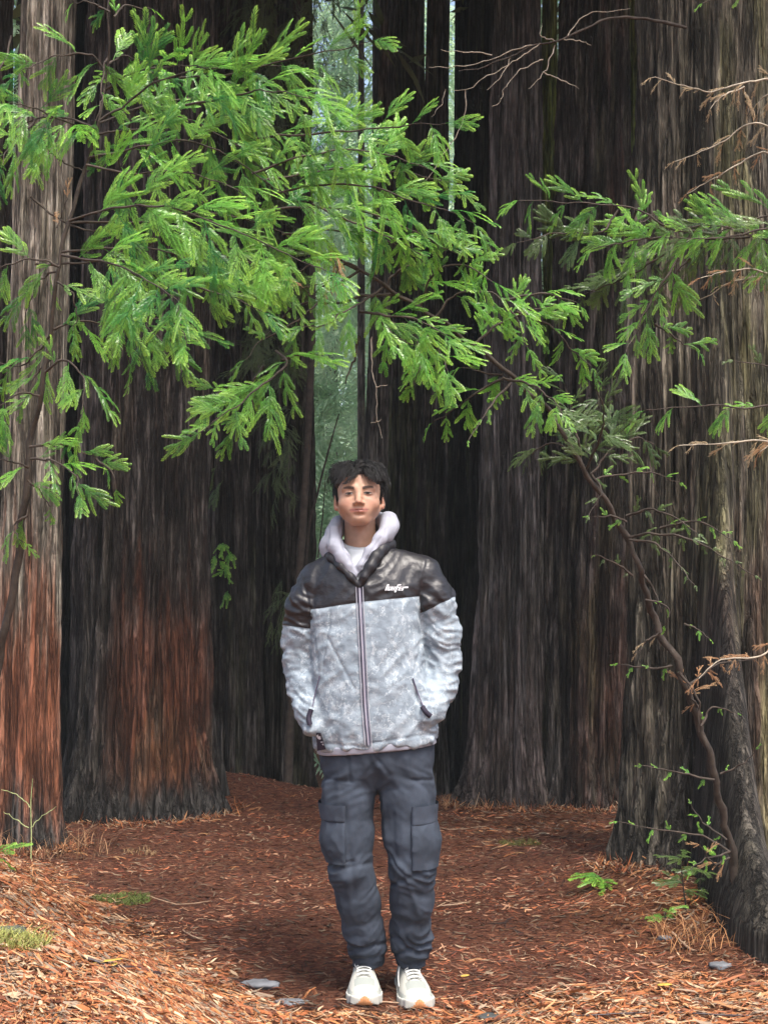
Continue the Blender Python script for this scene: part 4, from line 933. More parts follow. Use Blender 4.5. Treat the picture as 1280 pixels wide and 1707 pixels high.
# ------------------------------------------------------------ near saplings with fronds one by one
CAMP = np.array([0, 0, CAMH])
def px_path(pts, n=None):
    w = np.array([np.append(P(a, b, c), 0) for a, b, c in pts]); return spline(w, n or max(6, 5 * len(pts)))[:, :3]
class Sapling:
    def __init__(s, name, label, base, cat='sapling'):
        s.root = empty(name, base, label, cat); s.base = np.array(base); s.n = 0; s.over = {}; s.r = np.random.default_rng(1); s.p = 0.0
    def stem(s, pts, r0, r1, seed=0, mat='twig', nm='stem', n=None, wob=.012):
        c = px_path(pts, n); k = np.arange(len(c)); c = c + np.stack([wob * pn(k * .35, 0, seed), wob * pn(k * .35, 5, seed), wob * .4 * pn(k * .35, 9, seed)], 1) * np.minimum(k, 3)[:, None] / 3
        v, f = tube(c, np.linspace(r0, r1, len(c)), 8, .5, seed); o = mk(nm, v - s.base, f, MAT[mat], s.root); return o, c
    def branch(s, pts, r0=.006, r1=.0015, every=.045, kind='leaf', size=1.0, seed=0, small=False, start=.12, down=.55, mat='twig', tipf=True, face=.9, skip=0.0):
        r = np.random.default_rng(seed + 900); c = px_path(pts); L = np.concatenate([[0], np.cumsum(np.linalg.norm(np.diff(c, axis=0), axis=1))])
        k = np.arange(len(c)); c = c + np.stack([.008 * pn(k * .5, 0, seed + .5), .02 * pn(k * .3, 5, seed + .5), .006 * pn(k * .5, 9, seed + .5)], 1) * np.minimum(k, 3)[:, None] / 3
        v, f = tube(c, np.linspace(r0, r1, len(c)), 6, .3, seed); bo = mk('branch', v - s.base, f, MAT[mat], s.root)
        n = int(L[-1] * (1 - start) / every); ts = np.linspace(start * L[-1], L[-1], max(n, 1), endpoint=False) if n else []
        items = [(t, (-1) ** i) for i, t in enumerate(ts)]
        if tipf: items.append((L[-1] - .002, 0))
        for t, sg in items:
            if r.random() < skip and sg: continue
            p = np.array([np.interp(t, L, c[:, i]) for i in range(3)])
            t1 = np.array([np.interp(min(t + .02, L[-1]), L, c[:, i]) - np.interp(max(t - .03, 0), L, c[:, i]) for i in range(3)]); t1 /= np.linalg.norm(t1)
            view = p - CAMP; view /= np.linalg.norm(view)
            side = np.cross(t1, view); side /= np.linalg.norm(side)
            d_ = t1 * (.9 if sg else 1.2) + side * sg * (.7 + .25 * r.random()) + np.array([0, 0, -1]) * (down * (.1 + 1.0 * r.random())) + r.normal(0, .22, 3)
            d_ /= np.linalg.norm(d_)
            nr = -view * face + np.array([0, 0, 1]) * (.55 + .3 * r.random()) + r.normal(0, .28, 3)
            nr -= d_ * (nr @ d_); nr /= np.linalg.norm(nr); yv = np.cross(nr, d_)
            sc = size * (.7 + .5 * r.random()) * (.75 + .35 * math.sin(math.pi * min(1, .15 + t / L[-1])))
            key = kind if not small else {'leaf': 'small', 'leaf_dull': 'small_dull'}.get(kind, kind)
            me = FMESH[key][r.integers(0, len(FMESH[key]))]
            Mx = np.vstack([np.column_stack([np.column_stack([d_, yv, nr]) * sc, p - s.base]), [0, 0, 0, 1]])
            if s.n >= 290 or s.r.random() < s.p: s.over.setdefault(kind, []).append((me, Mx)); continue
            o = bpy.data.objects.new('frond', me); COL.objects.link(o); o.parent = bo
            o.matrix_local = Matrix(Mx.tolist())
            if kind.startswith('dead'): o['label'] = 'dry tan frond'
            s.n += 1
        return bo

def flush(s):
    """fronds past the limit: one joined part per kind"""
    for kind, lst in s.over.items():
        parts = []; T = []
        for me, Mx in lst:
            v = np.empty(len(me.vertices) * 3, np.float32); me.vertices.foreach_get('co', v); v = v.reshape(-1, 3)
            f = np.empty(len(me.loops), np.int32); me.loops.foreach_get('vertex_index', f); t = np.empty(len(me.vertices), np.float32); me.attributes['tip'].data.foreach_get('value', t)
            parts.append((v @ Mx[:3, :3].T + Mx[:3, 3], f.reshape(-1, 4))); T.append(np.clip(t + s.r.uniform(-.25, .2), 0, 1))
        v, f = join(parts); o = mk('small_fronds', v, f, MAT[kind], s.root, attrs={'tip': np.concatenate(T)}, smooth_=False); o['kind'] = 'stuff'
# left sapling
lb = P(-46, 1400, 4.9); lb[2] = float(gz(lb[0], lb[1])) - .02
A = Sapling('redwood_sapling', 'young redwood leaning in at the left with bright green fronds over the upper half', lb)
base_px = proj(lb[None]); 
A.p = .5
A.stem([(float(base_px[0][0]), float(base_px[1][0]), 4.9), (-12, 1150, 4.75), (14, 1030, 4.7), (36, 900, 4.65), (46, 800, 4.6), (54, 720, 4.6), (74, 630, 4.55), (84, 560, 4.55), (98, 450, 4.5), (114, 370, 4.5), (148, 265, 4.5), (166, 200, 4.45), (178, 120, 4.45), (182, 50, 4.4), (184, -25, 4.4)], .019, .0022, 3, n=70)
D0 = 4.45
LB = [
 ([(178, 118), (150, 92), (110, 92), (70, 102), (34, 122)], 1.0), ([(180, 108), (205, 92), (240, 112), (262, 138)], .95), ([(181, 96), (170, 128), (172, 165), (160, 200)], .8),
 ([(176, 150), (230, 120), (300, 108), (350, 112)], 1.0), ([(168, 200), (240, 150), (320, 118), (400, 112), (470, 110)], 1.05), ([(300, 130), (400, 120), (480, 100), (560, 84), (622, 68)], .95),
 ([(166, 205), (240, 180), (330, 160), (400, 190), (470, 235), (515, 262)], 1.1), ([(160, 225), (230, 215), (300, 195), (370, 230), (430, 262)], 1.1), ([(310, 175), (390, 158), (450, 150), (520, 165)], 1.0),
 ([(150, 262), (230, 245), (310, 235), (380, 260), (440, 300), (478, 325)], 1.1), ([(145, 275), (220, 290), (290, 285), (360, 300), (410, 325)], 1.05), ([(220, 200), (200, 260), (196, 310)], .9),
 ([(162, 215), (110, 195), (60, 200), (10, 225), (-30, 250)], 1.05), ([(160, 225), (110, 205), (60, 180), (15, 170)], .9), ([(60, 200), (20, 240), (0, 275)], .9),
 ([(430, 230), (510, 225), (590, 218), (670, 210), (744, 204)], .95), ([(420, 290), (500, 262), (580, 248), (660, 262), (722, 288)], 1.05), ([(440, 300), (520, 285), (600, 280), (680, 290), (752, 303)], 1.0),
 ([(440, 330), (530, 310), (610, 310), (690, 335), (745, 352), (790, 372)], 1.1), ([(430, 350), (520, 345), (600, 350), (680, 380), (740, 412), (796, 440)], 1.1), ([(520, 340), (590, 372), (660, 400), (700, 425)], 1.05), ([(470, 390), (560, 385), (640, 400), (710, 440)], .95),
 ([(116, 368), (200, 345), (280, 345), (360, 372), (430, 400), (500, 432), (542, 448)], 1.15), ([(116, 372), (210, 370), (300, 378), (370, 410), (430, 450), (478, 480)], 1.1), ([(270, 365), (350, 355), (430, 372), (500, 400)], 1.1),
 ([(104, 420), (190, 415), (280, 420), (350, 452), (400, 490)], 1.1), ([(104, 425), (190, 440), (250, 470), (300, 500)], 1.1), ([(350, 420), (420, 440), (480, 465), (530, 500)], .95), ([(290, 470), (370, 490), (440, 520)], 1.0),
 ([(100, 445), (60, 432), (20, 440), (-20, 455)], .95), ([(100, 450), (70, 465), (50, 500), (40, 540)], .8), ([(96, 470), (120, 490), (128, 525), (124, 552)], .8),
 ([(86, 550), (130, 535), (180, 545), (205, 572), (215, 600)], .95), ([(190, 520), (230, 535), (262, 560), (292, 590)], .9), ([(200, 525), (250, 530), (300, 548), (312, 575)], .85), ([(84, 560), (60, 590), (30, 610), (-10, 600)], .9),
 ([(76, 620), (110, 600), (135, 625), (140, 665), (132, 705)], .85), ([(66, 660), (40, 655), (10, 670), (-15, 690)], .75), ([(84, 600), (60, 625), (45, 660)], .8),
 ([(50, 745), (100, 740), (140, 755), (172, 770)], .7), ([(52, 765), (90, 768), (125, 790), (130, 825)], .75), ([(160, 765), (185, 785), (196, 815)], .6), ([(48, 780), (20, 770), (-10, 765)], .85), ([(46, 800), (66, 815), (84, 845)], .75), ([(46, 860), (20, 880), (40, 905)], .6),
 ([(20, 60), (-5, 140), (-20, 190)], .8), ([(190, 28), (215, 10), (255, 16)], .55), ([(183, 20), (150, 5), (120, 5)], .55),
]
for k, (pts, sz) in enumerate(LB):
    rr = np.random.default_rng(k); dd = D0 + rr.normal(0, .10); slope = rr.normal(-.02, .06)
    p3 = [(a, b, dd + slope * i + (.0 if i else 0)) for i, (a, b) in enumerate(pts)]
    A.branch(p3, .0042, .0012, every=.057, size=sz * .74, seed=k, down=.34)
for k, (pts) in enumerate([[(66, 225), (90, 260), (122, 278), (150, 285)], [(52, 328), (85, 355), (125, 378), (160, 384), (215, 365)], [(60, 440), (130, 440), (190, 425), (260, 405)]]):
    A.branch([(a, b, 4.55) for a, b in pts], .004, .002, every=9, seed=300 + k, tipf=False)
A.branch([(545, 400, 4.5), (560, 440, 4.5), (570, 470, 4.5)], .003, .001, every=.05, kind='dead', size=.55, seed=310)
A.branch([(95, 380, 4.5), (108, 345, 4.5), (112, 330, 4.5)], .003, .001, every=.06, kind='dead', size=.5, seed=311)
A.branch([(560, 465, 4.5), (510, 478, 4.5), (466, 480, 4.5)], .002, .001, every=.06, kind='dead', size=.5, seed=312)

# arching sapling on the right, its top over the person's head
rb = P(1222, 1560, 5.3); rb[2] = float(gz(rb[0], rb[1])) - .03; bp_ = proj(rb[None])
B_ = Sapling('redwood_sapling', 'young redwood arching from the lower right up over the head of the person', rb)
B_.p = .1
B_.stem([(float(bp_[0][0]), float(bp_[1][0]), 5.3), (1226, 1480, 5.28), (1215, 1400, 5.25), (1192, 1310, 5.2), (1166, 1205, 5.15), (1128, 1110, 5.1), (1092, 1035, 5.1), (1062, 945, 5.0), (1044, 895, 5.0), (1008, 835, 4.95), (962, 765, 4.9), (926, 702, 4.9), (880, 650, 4.85), (838, 615, 4.8), (790, 575, 4.8), (725, 530, 4.75), (664, 490, 4.7), (600, 450, 4.7)], .017, .0055, 5, n=90, wob=.02)
RB = [
 ([(600, 450), (555, 480), (520, 515), (470, 550), (425, 575), (410, 600)], 'leaf', .75, .12, .45), ([(598, 448), (560, 430), (520, 440), (470, 470)], 'leaf_dull', .8, .10, .1),
 ([(640, 478), (610, 500), (580, 515), (545, 540), (505, 545)], 'leaf', .7, .09, .2), ([(600, 520), (640, 525), (700, 535), (745, 560)], 'leaf', .85, .055, 0), ([(640, 530), (690, 560), (700, 600), (690, 640)], 'leaf', .8, .05, 0), ([(680, 545), (730, 580), (745, 620)], 'leaf', .85, .05, 0), ([(630, 525), (655, 560), (690, 575)], 'leaf', .8, .05, 0),
 ([(725, 530), (760, 490), (820, 490), (860, 530), (875, 580)], 'leaf', .8, .06, 0), ([(700, 515), (720, 460), (770, 440), (820, 470)], 'leaf', .8, .06, 0), ([(790, 575), (830, 540), (880, 520), (925, 510)], 'leaf', .7, .06, 0), ([(860, 520), (910, 540), (950, 580), (985, 610)], 'leaf', .7, .06, 0), ([(840, 500), (900, 490), (960, 505)], 'leaf', .65, .07, 0),
 ([(838, 632), (800, 650), (760, 680), (722, 705)], 'leaf', .75, .06, 0), ([(838, 630), (880, 640), (915, 660), (938, 690)], 'leaf', .75, .06, 0), ([(850, 640), (815, 680), (780, 735)], 'leaf', .45, .07, 0), ([(838, 625), (800, 620), (770, 610)], 'leaf', .7, .06, 0),
 ([(460, 585), (480, 605), (440, 640), (390, 680), (330, 720)], 'leaf', .9, .05, 0), ([(440, 610), (420, 640), (420, 680), (400, 705)], 'leaf', .85, .05, 0), ([(470, 600), (500, 592), (540, 592)], 'leaf', .5, .06, 0), ([(400, 640), (370, 650), (350, 670)], 'leaf', .7, .06, 0),
 ([(962, 765), (930, 740), (900, 745), (885, 760)], 'leaf_dull', .65, .06, 0), ([(975, 785), (960, 730), (955, 690), (940, 640)], 'leaf_dull', .75, .05, 0), ([(975, 785), (1000, 730), (1005, 690), (990, 640)], 'leaf_dull', .75, .05, 0), ([(985, 790), (1020, 750), (1060, 730), (1090, 740)], 'leaf_dull', .75, .05, 0), ([(990, 800), (1030, 790), (1090, 790), (1130, 805)], 'leaf', .6, .06, 0), ([(985, 790), (1000, 820), (980, 860)], 'leaf_dull', .55, .07, 0),
 ([(1044, 860), (1080, 850), (1120, 860), (1160, 890)], 'leaf_dull', .55, .055, 0), ([(1048, 895), (1090, 890), (1150, 900), (1210, 930), (1255, 960)], 'leaf_dull', .55, .05, 0), ([(1048, 900), (1090, 905), (1130, 940), (1155, 975)], 'leaf_dull', .5, .06, 0), ([(1044, 870), (1020, 860), (985, 862)], 'leaf', .5, .07, 0), ([(1100, 880), (1160, 870), (1220, 900)], 'leaf', .5, .06, 0),
 ([(1054, 960), (1020, 935), (990, 925)], 'leaf_dull', .4, .06, 0), ([(1075, 1000), (1110, 1010), (1110, 1045)], 'leaf', .5, .07, 0), ([(1120, 1110), (1080, 1115), (1030, 1105)], 'leaf', .45, .06, 0), ([(1100, 1055), (1075, 1070), (1062, 1090)], 'dead_tan', .35, .06, 0), ([(1140, 1040), (1165, 1050), (1180, 1065)], 'leaf', .4, .06, 0),
 ([(1168, 1210), (1190, 1180), (1230, 1190)], 'leaf', .4, .07, 0), ([(1165, 1180), (1150, 1160), (1140, 1120)], 'dead', .55, .05, 0), ([(1150, 1140), (1200, 1105), (1255, 1100)], 'dead', .45, .05, 0), ([(1190, 1300), (1140, 1290), (1070, 1275)], 'leaf', .5, .07, 0), ([(1200, 1290), (1240, 1270), (1260, 1250)], 'leaf', .4, .09, 0),
 ([(1215, 1420), (1170, 1395), (1110, 1385), (1030, 1370)], 'leaf', .55, .08, 0), ([(1215, 1420), (1180, 1430), (1150, 1450)], 'leaf', .5, .06, 0), ([(1210, 1400), (1170, 1370), (1150, 1340)], 'leaf', .5, .06, 0), ([(1215, 1430), (1190, 1440), (1165, 1410)], 'dead', .5, .06, 0),
]
for k, (pts, kd, sz, ev, sk) in enumerate(RB):
    rr = np.random.default_rng(k + 70); x0 = pts[0][0]; dd = float(np.interp(x0, [440, 600, 850, 1050, 1220], [4.66, 4.7, 4.83, 5.0, 5.2])) - .02; sl_ = rr.normal(-.03, .04)
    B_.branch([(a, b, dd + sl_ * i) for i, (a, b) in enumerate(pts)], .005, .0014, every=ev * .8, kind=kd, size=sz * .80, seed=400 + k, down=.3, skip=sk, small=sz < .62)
for k, pts in enumerate([[(600, 452), (570, 440), (548, 470), (500, 500)], [(664, 490), (600, 495), (560, 505), (500, 508), (440, 560)], [(640, 480), (660, 455), (690, 440)], [(598, 560), (590, 600), (575, 640)], [(1064, 950), (1090, 985), (1100, 1020)], [(1130, 1120), (1160, 1160), (1165, 1220)]]):
    B_.branch([(a, b, 4.72 if a < 900 else 5.05) for a, b in pts], .006, .0022, every=9, seed=500 + k, tipf=False)

# third young tree, rooted outside the right border: mostly tan dead twigs
cb = np.array([at(1345, 4.9), 4.9, 0.]); cb[2] = float(gz(cb[0], cb[1])) - .02; cpx = proj(cb[None])
Cs_ = Sapling('redwood_sapling', 'mostly dead young redwood reaching in from the right border with tan drooping twigs', cb)
Cs_.stem([(float(cpx[0][0]), float(cpx[1][0]), 4.9), (1338, 1200, 4.9), (1345, 800, 4.9), (1332, 400, 4.85), (1340, 100, 4.8), (1345, -150, 4.8)], .022, .010, 9, n=40)
for k, (pts, kd, sz, ev) in enumerate([
 ([(1340, 130), (1270, 132), (1235, 140), (1180, 152), (1130, 140), (1084, 130)], 'dead_tan', .45, .055), ([(1340, 150), (1300, 152), (1268, 165), (1262, 190)], 'dead_tan', .45, .05), ([(1240, 145), (1205, 160), (1185, 180)], 'dead_tan', .4, .05), ([(1237, 145), (1246, 175), (1244, 192)], 'dead_tan', .4, .05),
 ([(1338, 240), (1260, 205), (1210, 232), (1165, 255), (1125, 268)], 'dead_tan', .5, .05), ([(1336, 270), (1270, 255), (1220, 280), (1175, 305), (1145, 322)], 'dead', .5, .055),
 ([(1336, 500), (1280, 455), (1220, 450), (1165, 465)], 'dead', .5, .055), ([(1336, 505), (1270, 462), (1210, 475), (1165, 500)], 'dead_tan', .45, .06), ([(1335, 730), (1280, 735), (1220, 738), (1130, 742)], 'dead_tan', .45, .065), ([(1335, 700), (1290, 735), (1268, 755)], 'dead', .8, .04),
 ([(1336, 345), (1270, 362), (1200, 385), (1150, 405)], 'leaf', .85, .06), ([(1336, 365), (1280, 380), (1230, 392), (1165, 398), (1110, 395)], 'leaf_dull', .8, .06), ([(1336, 420), (1260, 395), (1190, 375), (1120, 385)], 'leaf', .8, .06),
 ([(1250, 395), (1170, 400), (1110, 420), (1060, 440), (1010, 450)], 'leaf_dull', .75, .055), ([(1190, 390), (1120, 380), (1060, 350), (990, 340), (930, 335), (862, 334)], 'leaf', .7, .07), ([(1060, 350), (1050, 380), (1090, 355)], 'leaf', .8, .05), ([(1030, 350), (1000, 385), (930, 390), (860, 405)], 'leaf_dull', .65, .07),
 ([(1120, 395), (1060, 400), (1010, 410), (985, 415)], 'leaf', .8, .05), ([(1110, 420), (1050, 460), (1000, 480), (955, 500)], 'leaf_dull', .8, .055), ([(1150, 430), (1110, 470), (1090, 500)], 'leaf_dull', .7, .06),
 ([(1130, 430), (1085, 500), (1060, 550), (1040, 590)], 'leaf', .75, .055), ([(1090, 540), (1120, 560), (1160, 585)], 'leaf', .7, .055), ([(1336, 660), (1250, 680), (1180, 676), (1075, 684)], 'leaf', .65, .11), ([(1330, 620), (1280, 610), (1220, 600)], 'leaf_dull', .6, .1), ([(1330, 1040), (1270, 1090), (1200, 1100), (1165, 1130)], 'dead', .5, .06), ([(1330, 0), (1250, -20), (1170, 5)], 'leaf', .6, .08)]):
    rr = np.random.default_rng(k + 170); sl_ = rr.normal(-.01, .05)
    Cs_.branch([(a, b, 4.85 + sl_ * i) for i, (a, b) in enumerate(pts)], .0045, .0012, every=ev * .85, kind=kd, size=sz * .85, seed=600 + k, down=.55 if kd[0] == 'd' else .28, mat='twig_pale' if kd[0] == 'd' else 'twig', small=sz < .62)
for s_ in (A, B_, Cs_): flush(s_)

# bare branches in the upper middle, growing from the dark upper part of the great right trunk
bare = Sapling('bare_branch', 'long bare branch with pale forked twigs crossing the upper right trunks', P(1140, 45, 5.95), 'branch')
bo, _ = bare.stem([(1142, 46, 5.98), (1100, 36, 5.9), (1045, 28, 5.8), (1000, 36, 5.75), (930, 68, 5.7), (890, 75, 5.7), (850, 95, 5.7), (800, 112, 5.7), (762, 119, 5.7)], .0075, .0018, 2, n=40)
def twig_on(s, lists, Yd, r0=.003, mat='twig_pale', sd=0):
    for k, pts in enumerate(lists):
        c = px_path([(a, b, Yd) for a, b in pts], 5 * len(pts)); kk = np.arange(len(c)); c = c + np.stack([.008 * pn(kk * .5, 1, sd + k + .5), .01 * pn(kk * .5, 2, sd + k + .5), .008 * pn(kk * .5, 3, sd + k + .5)], 1)
        v, f = tube(c, np.linspace(r0, r0 * .4, len(c)), 5, .2, k); mk('twig', v - s.base, f, MAT[mat], s.root)
twig_on(bare, [[(930, 68), (900, 60), (902, 40)], [(945, 60), (975, 25), (1050, 14)], [(890, 75), (860, 82), (820, 100), (770, 110), (715, 112)], [(900, 72), (860, 100), (815, 125), (780, 148), (755, 150)], [(925, 75), (912, 110), (900, 130), (880, 150)], [(850, 95), (840, 120), (812, 150)], [(905, 100), (870, 115), (840, 148), (835, 168), (820, 178)], [(905, 120), (930, 130), (965, 148)], [(820, 92), (790, 88), (735, 84)], [(940, 65), (965, 68), (985, 76)]], 5.7, .0028, sd=3)
vine = Sapling('hanging_twig', 'thin pale curved twig hanging beside the bright sky slit', P(776, 150, 6.2), 'twig')
twig_on(vine, [[(776, 150), (775, 190), (760, 225), (748, 245), (725, 280), (700, 310), (675, 326)], [(742, 150), (735, 175), (718, 195)]], 6.2, .0028, sd=30)
vine2 = Sapling('hanging_twig', 'thin bare twig dangling against the trunk above the head of the person', P(618, 560, 6.5), 'twig')
twig_on(vine2, [[(618, 560), (620, 610), (628, 650), (628, 690), (636, 730)], [(628, 645), (645, 642)], [(634, 700), (618, 706)]], 6.5, .003, sd=40)
lean = Sapling('leaning_pole', 'thin black dead stem leaning in the pale gap left of the person', np.append(P(505, 1330, 9.3)[:2], -.2), 'stem')
lean.stem([(508, 1000, 9.3), (515, 880, 9.3), (530, 820, 9.3), (548, 750, 9.3), (565, 690, 9.3)], .014, .004, 3, n=20, wob=0)
lean.stem([(530, 930, 9.4), (538, 860, 9.4), (543, 790, 9.4)], .005, .003, 4, n=12, wob=0, nm='twig')

# epiphytic fern tufts and shaded boughs on the dark trunks at left
def spray_thing(name, label, base, pts, kind, size, seed, cat='plant', hang=.9, per=1):
    s = Sapling(name, label, base, cat)
    r = np.random.default_rng(seed)
    for (a, b, Yd) in pts:
        p = P(a, b, Yd)
        for _ in range(per):
            d_ = np.array([r.normal(0, .7), -.3, -hang + r.normal(0, .4)]); d_ /= np.linalg.norm(d_); nr = np.array([r.normal(0, .3), -1, .4 + r.normal(0, .2)]); nr -= d_ * (nr @ d_); nr /= np.linalg.norm(nr); yv = np.cross(nr, d_)
            me = FMESH[kind][r.integers(0, len(FMESH[kind]))]; o = bpy.data.objects.new('frond', me); COL.objects.link(o); o.parent = s.root; sc = size * (.8 + .5 * r.random())
            o.matrix_local = Matrix(np.vstack([np.column_stack([np.column_stack([d_, yv, nr]) * sc, p - s.base]), [0, 0, 0, 1]]).tolist())
    return s
spray_thing('fern_tuft', 'yellow green hanging tuft on the dark ribbed trunk left of the person', P(372, 915, 9.25), [(372, 905, 9.2), (360, 925, 9.2), (385, 920, 9.2), (375, 950, 9.2), (372, 905, 9.15), (380, 985, 9.2), (366, 935, 9.2)], 'small', .9, 3, per=2)
spray_thing('fern_tuft', 'small hanging sprig high on the dark ribbed trunk, above the larger tuft', P(362, 770, 9.25), [(362, 775, 9.2), (372, 800, 9.2)], 'leaf_dull', .8, 4)

# understorey conifer whose shaded boughs veil the trunks left of the gap
def under(name, label, x, y, pos, dvec, nvec, sc, mat, temps, seed, stem_h=6.5, sr=.03, cat='tree'):
    zg = float(gz(x, y, False)); rt_o = empty(name, (x, y, zg), label, cat)
    zt = np.linspace(-.1, stem_h, 14); v, f = tube(np.stack([x + .08 * np.sin(zt * .9 + seed), y + 0 * zt, zg + zt], 1), np.linspace(sr, sr * .4, 14), 8, .3, seed)
    mk('trunk', v - np.array([x, y, zg]), f, MAT['twig'], rt_o)
    v, f, t = scatter(temps, pos, dvec, nvec, sc, seed); mk('crown', v - np.array([x, y, zg]), f, MAT[mat], rt_o, attrs={'tip': t}, smooth_=False)
    return rt_o
r = np.random.default_rng(77)
def cloud(n, x0, x1, y0, y1, Ya, Yb, r, hang=.5, jit=.4):
    a = r.uniform(x0, x1, n); b = r.uniform(y0, y1, n); Yd = r.uniform(Ya, Yb, n)
    pos = np.array([P(*q) for q in zip(a, b, Yd)]); d_ = np.stack([r.normal(0, .8, n), -.4 + r.normal(0, .4, n), -hang + r.normal(0, jit, n)], 1); nv = np.stack([r.normal(0, .4, n), -.7 + r.normal(0, .3, n), .8 + r.normal(0, .3, n)], 1)
    return pos, d_, nv
p1 = cloud(280, 400, 558, -120, 330, 8.4, 9.2, r); p2 = cloud(110, 400, 500, 400, 620, 8.6, 9.3, r); p3 = cloud(34, 450, 495, 600, 850, 8.9, 9.2, r); p4 = cloud(12, 450, 500, 960, 1050, 9.0, 9.2, r); p5 = cloud(110, 340, 480, 60, 420, 8.5, 9.1, r)
allp = [np.concatenate(q) for q in zip(p1, p2, p3, p4, p5)]
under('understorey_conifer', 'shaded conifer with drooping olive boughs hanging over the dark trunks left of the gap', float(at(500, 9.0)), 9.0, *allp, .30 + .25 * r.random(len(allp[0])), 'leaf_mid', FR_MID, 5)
# background conifers beyond the grove
far = [(-1.15, 20.5, 'bright green young conifer standing just beyond the pale gap', 6.5, 1.0, 330, .0), (-1.0, 26, 'tall pale conifer standing in the mist at the top left of the gap', 14, 2.0, 900, .9), (-2.3, 21, 'tall feathery conifer in the mist behind the broad charred trunk', 13, 2.4, 900, .6), (-.1, 20, 'tall misty conifer behind the top of the gap, its boughs low', 14, 1.7, 900, 1.2), (.75, 24, 'misty conifer showing through the bright slit', 13, 2.0, 800, .6),
       (3.1, 17, 'green conifer filling the slits between the right hand trunks', 11, 1.8, 1000, .4), (-4.6, 17, 'green conifer behind the left edge trunks', 11, 2.2, 700, .6), (1.9, 26, 'distant conifer behind the tall grey trunk', 15, 2.6, 800, .5), (-1.2, 31, 'farthest pale conifer closing the end of the gap', 12, 3.0, 1100, .4), (5.6, 21, 'green conifer seen past the right border trunks', 12, 2.4, 700, .6), (2.45, 13.2, 'low green conifer behind the mossy thin trunks at right', 9, .9, 700, .3), (1.95, 16.5, 'tall narrow green conifer in the slit right of the grey trunk', 11, 1.1, 900, 1.0)]
for k, (x, y, lb_, H_, rm, nn, zlo) in enumerate(far):
    zg = float(gz(x, y, False)); ro = empty('background_conifer', (x, y, zg), lb_, 'tree', 'conifers beyond the grove')
    v, f = tube(np.array([[0, 0, -.2], [.02, 0, H_ * .5], [.05, 0, H_]]), [H_ * .011, H_ * .008, .02], 10); mk('trunk', v, f, MAT['bark_far'], ro)
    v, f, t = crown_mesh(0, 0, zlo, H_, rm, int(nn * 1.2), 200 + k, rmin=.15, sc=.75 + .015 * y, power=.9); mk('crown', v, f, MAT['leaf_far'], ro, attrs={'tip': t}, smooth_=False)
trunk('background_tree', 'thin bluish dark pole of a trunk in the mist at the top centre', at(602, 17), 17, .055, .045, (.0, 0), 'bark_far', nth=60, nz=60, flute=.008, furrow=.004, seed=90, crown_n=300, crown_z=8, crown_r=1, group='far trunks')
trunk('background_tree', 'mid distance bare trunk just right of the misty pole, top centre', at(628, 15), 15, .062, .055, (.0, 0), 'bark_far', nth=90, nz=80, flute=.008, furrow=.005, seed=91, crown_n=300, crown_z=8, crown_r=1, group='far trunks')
# far wood: one mass nobody could count
r = np.random.default_rng(5); n_ = 5200
a = r.uniform(-1.15, 1.15, n_); Yd = r.uniform(42, 60, n_); hgt = r.random(n_) ** .8
zt_ = -1.6 + hgt * (8 + 2.5 * np.sin(a * 17) + 1.5 * np.sin(a * 41)); pos = np.stack([a * Yd * .75, Yd + 0 * hgt, zt_], 1)
v, f, t = scatter(FR_LOD, pos, np.stack([r.normal(0, 1, n_), -.6 + 0 * a, -.4 + r.normal(0, .4, n_)], 1), np.stack([r.normal(0, .4, n_), -.6 + 0 * a, .9 + 0 * a], 1), 3.2 + 2.5 * r.random(n_), 9)
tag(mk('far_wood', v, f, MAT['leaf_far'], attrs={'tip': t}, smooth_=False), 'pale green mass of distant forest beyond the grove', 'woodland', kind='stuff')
hz = np.array([[x, y, z] for x in (-70, 70) for y in (-3, 75) for z in (-3.2, 22)], float)

Vh = hz; Fh = np.array([[0, 1, 3, 2], [4, 6, 7, 5], [0, 4, 5, 1], [2, 3, 7, 6], [0, 2, 6, 4], [1, 5, 7, 3]])
m = bpy.data.materials.new('haze'); m.use_nodes = True; n = m.node_tree.nodes; n.remove(n['Principled BSDF'])
pv = n.new('ShaderNodeVolumePrincipled'); pv.inputs['Color'].default_value = (.82, .90, .90, 1); pv.inputs['Density'].default_value = .0013
m.node_tree.links.new(pv.outputs[0], n['Material Output'].inputs['Volume'])
tag(mk('haze', Vh, Fh, m, smooth_=False), 'pale mist between the trees', kind='stuff')
# ------------------------------------------------------------ small things on the ground
def frond_obj(name, p, d_, nr, sc, key, k, label, cat, group=None):
    d_ = np.array(d_, float); d_ /= np.linalg.norm(d_); nr = np.array(nr, float); nr -= d_ * (nr @ d_); nr /= np.linalg.norm(nr); yv = np.cross(nr, d_)
    o = bpy.data.objects.new(name, FMESH[key][k % len(FMESH[key])]); COL.objects.link(o)
    o.matrix_world = Matrix(np.vstack([np.column_stack([np.column_stack([d_, yv, nr]) * sc, p]), [0, 0, 0, 1]]).tolist())
    return tag(o, label, cat, group)
def gp(px_, Yd): x = at(px_, Yd); return np.array([x, Yd, float(gz(x, Yd))])
def ground_at(px_, py_):
    Yd = 4.3
    for _ in range(500):
        p = P(px_, py_, Yd)
        if p[2] <= gz(p[0], p[1]): break
        Yd += .01
    return np.array([p[0], p[1], float(gz(p[0], p[1]))])
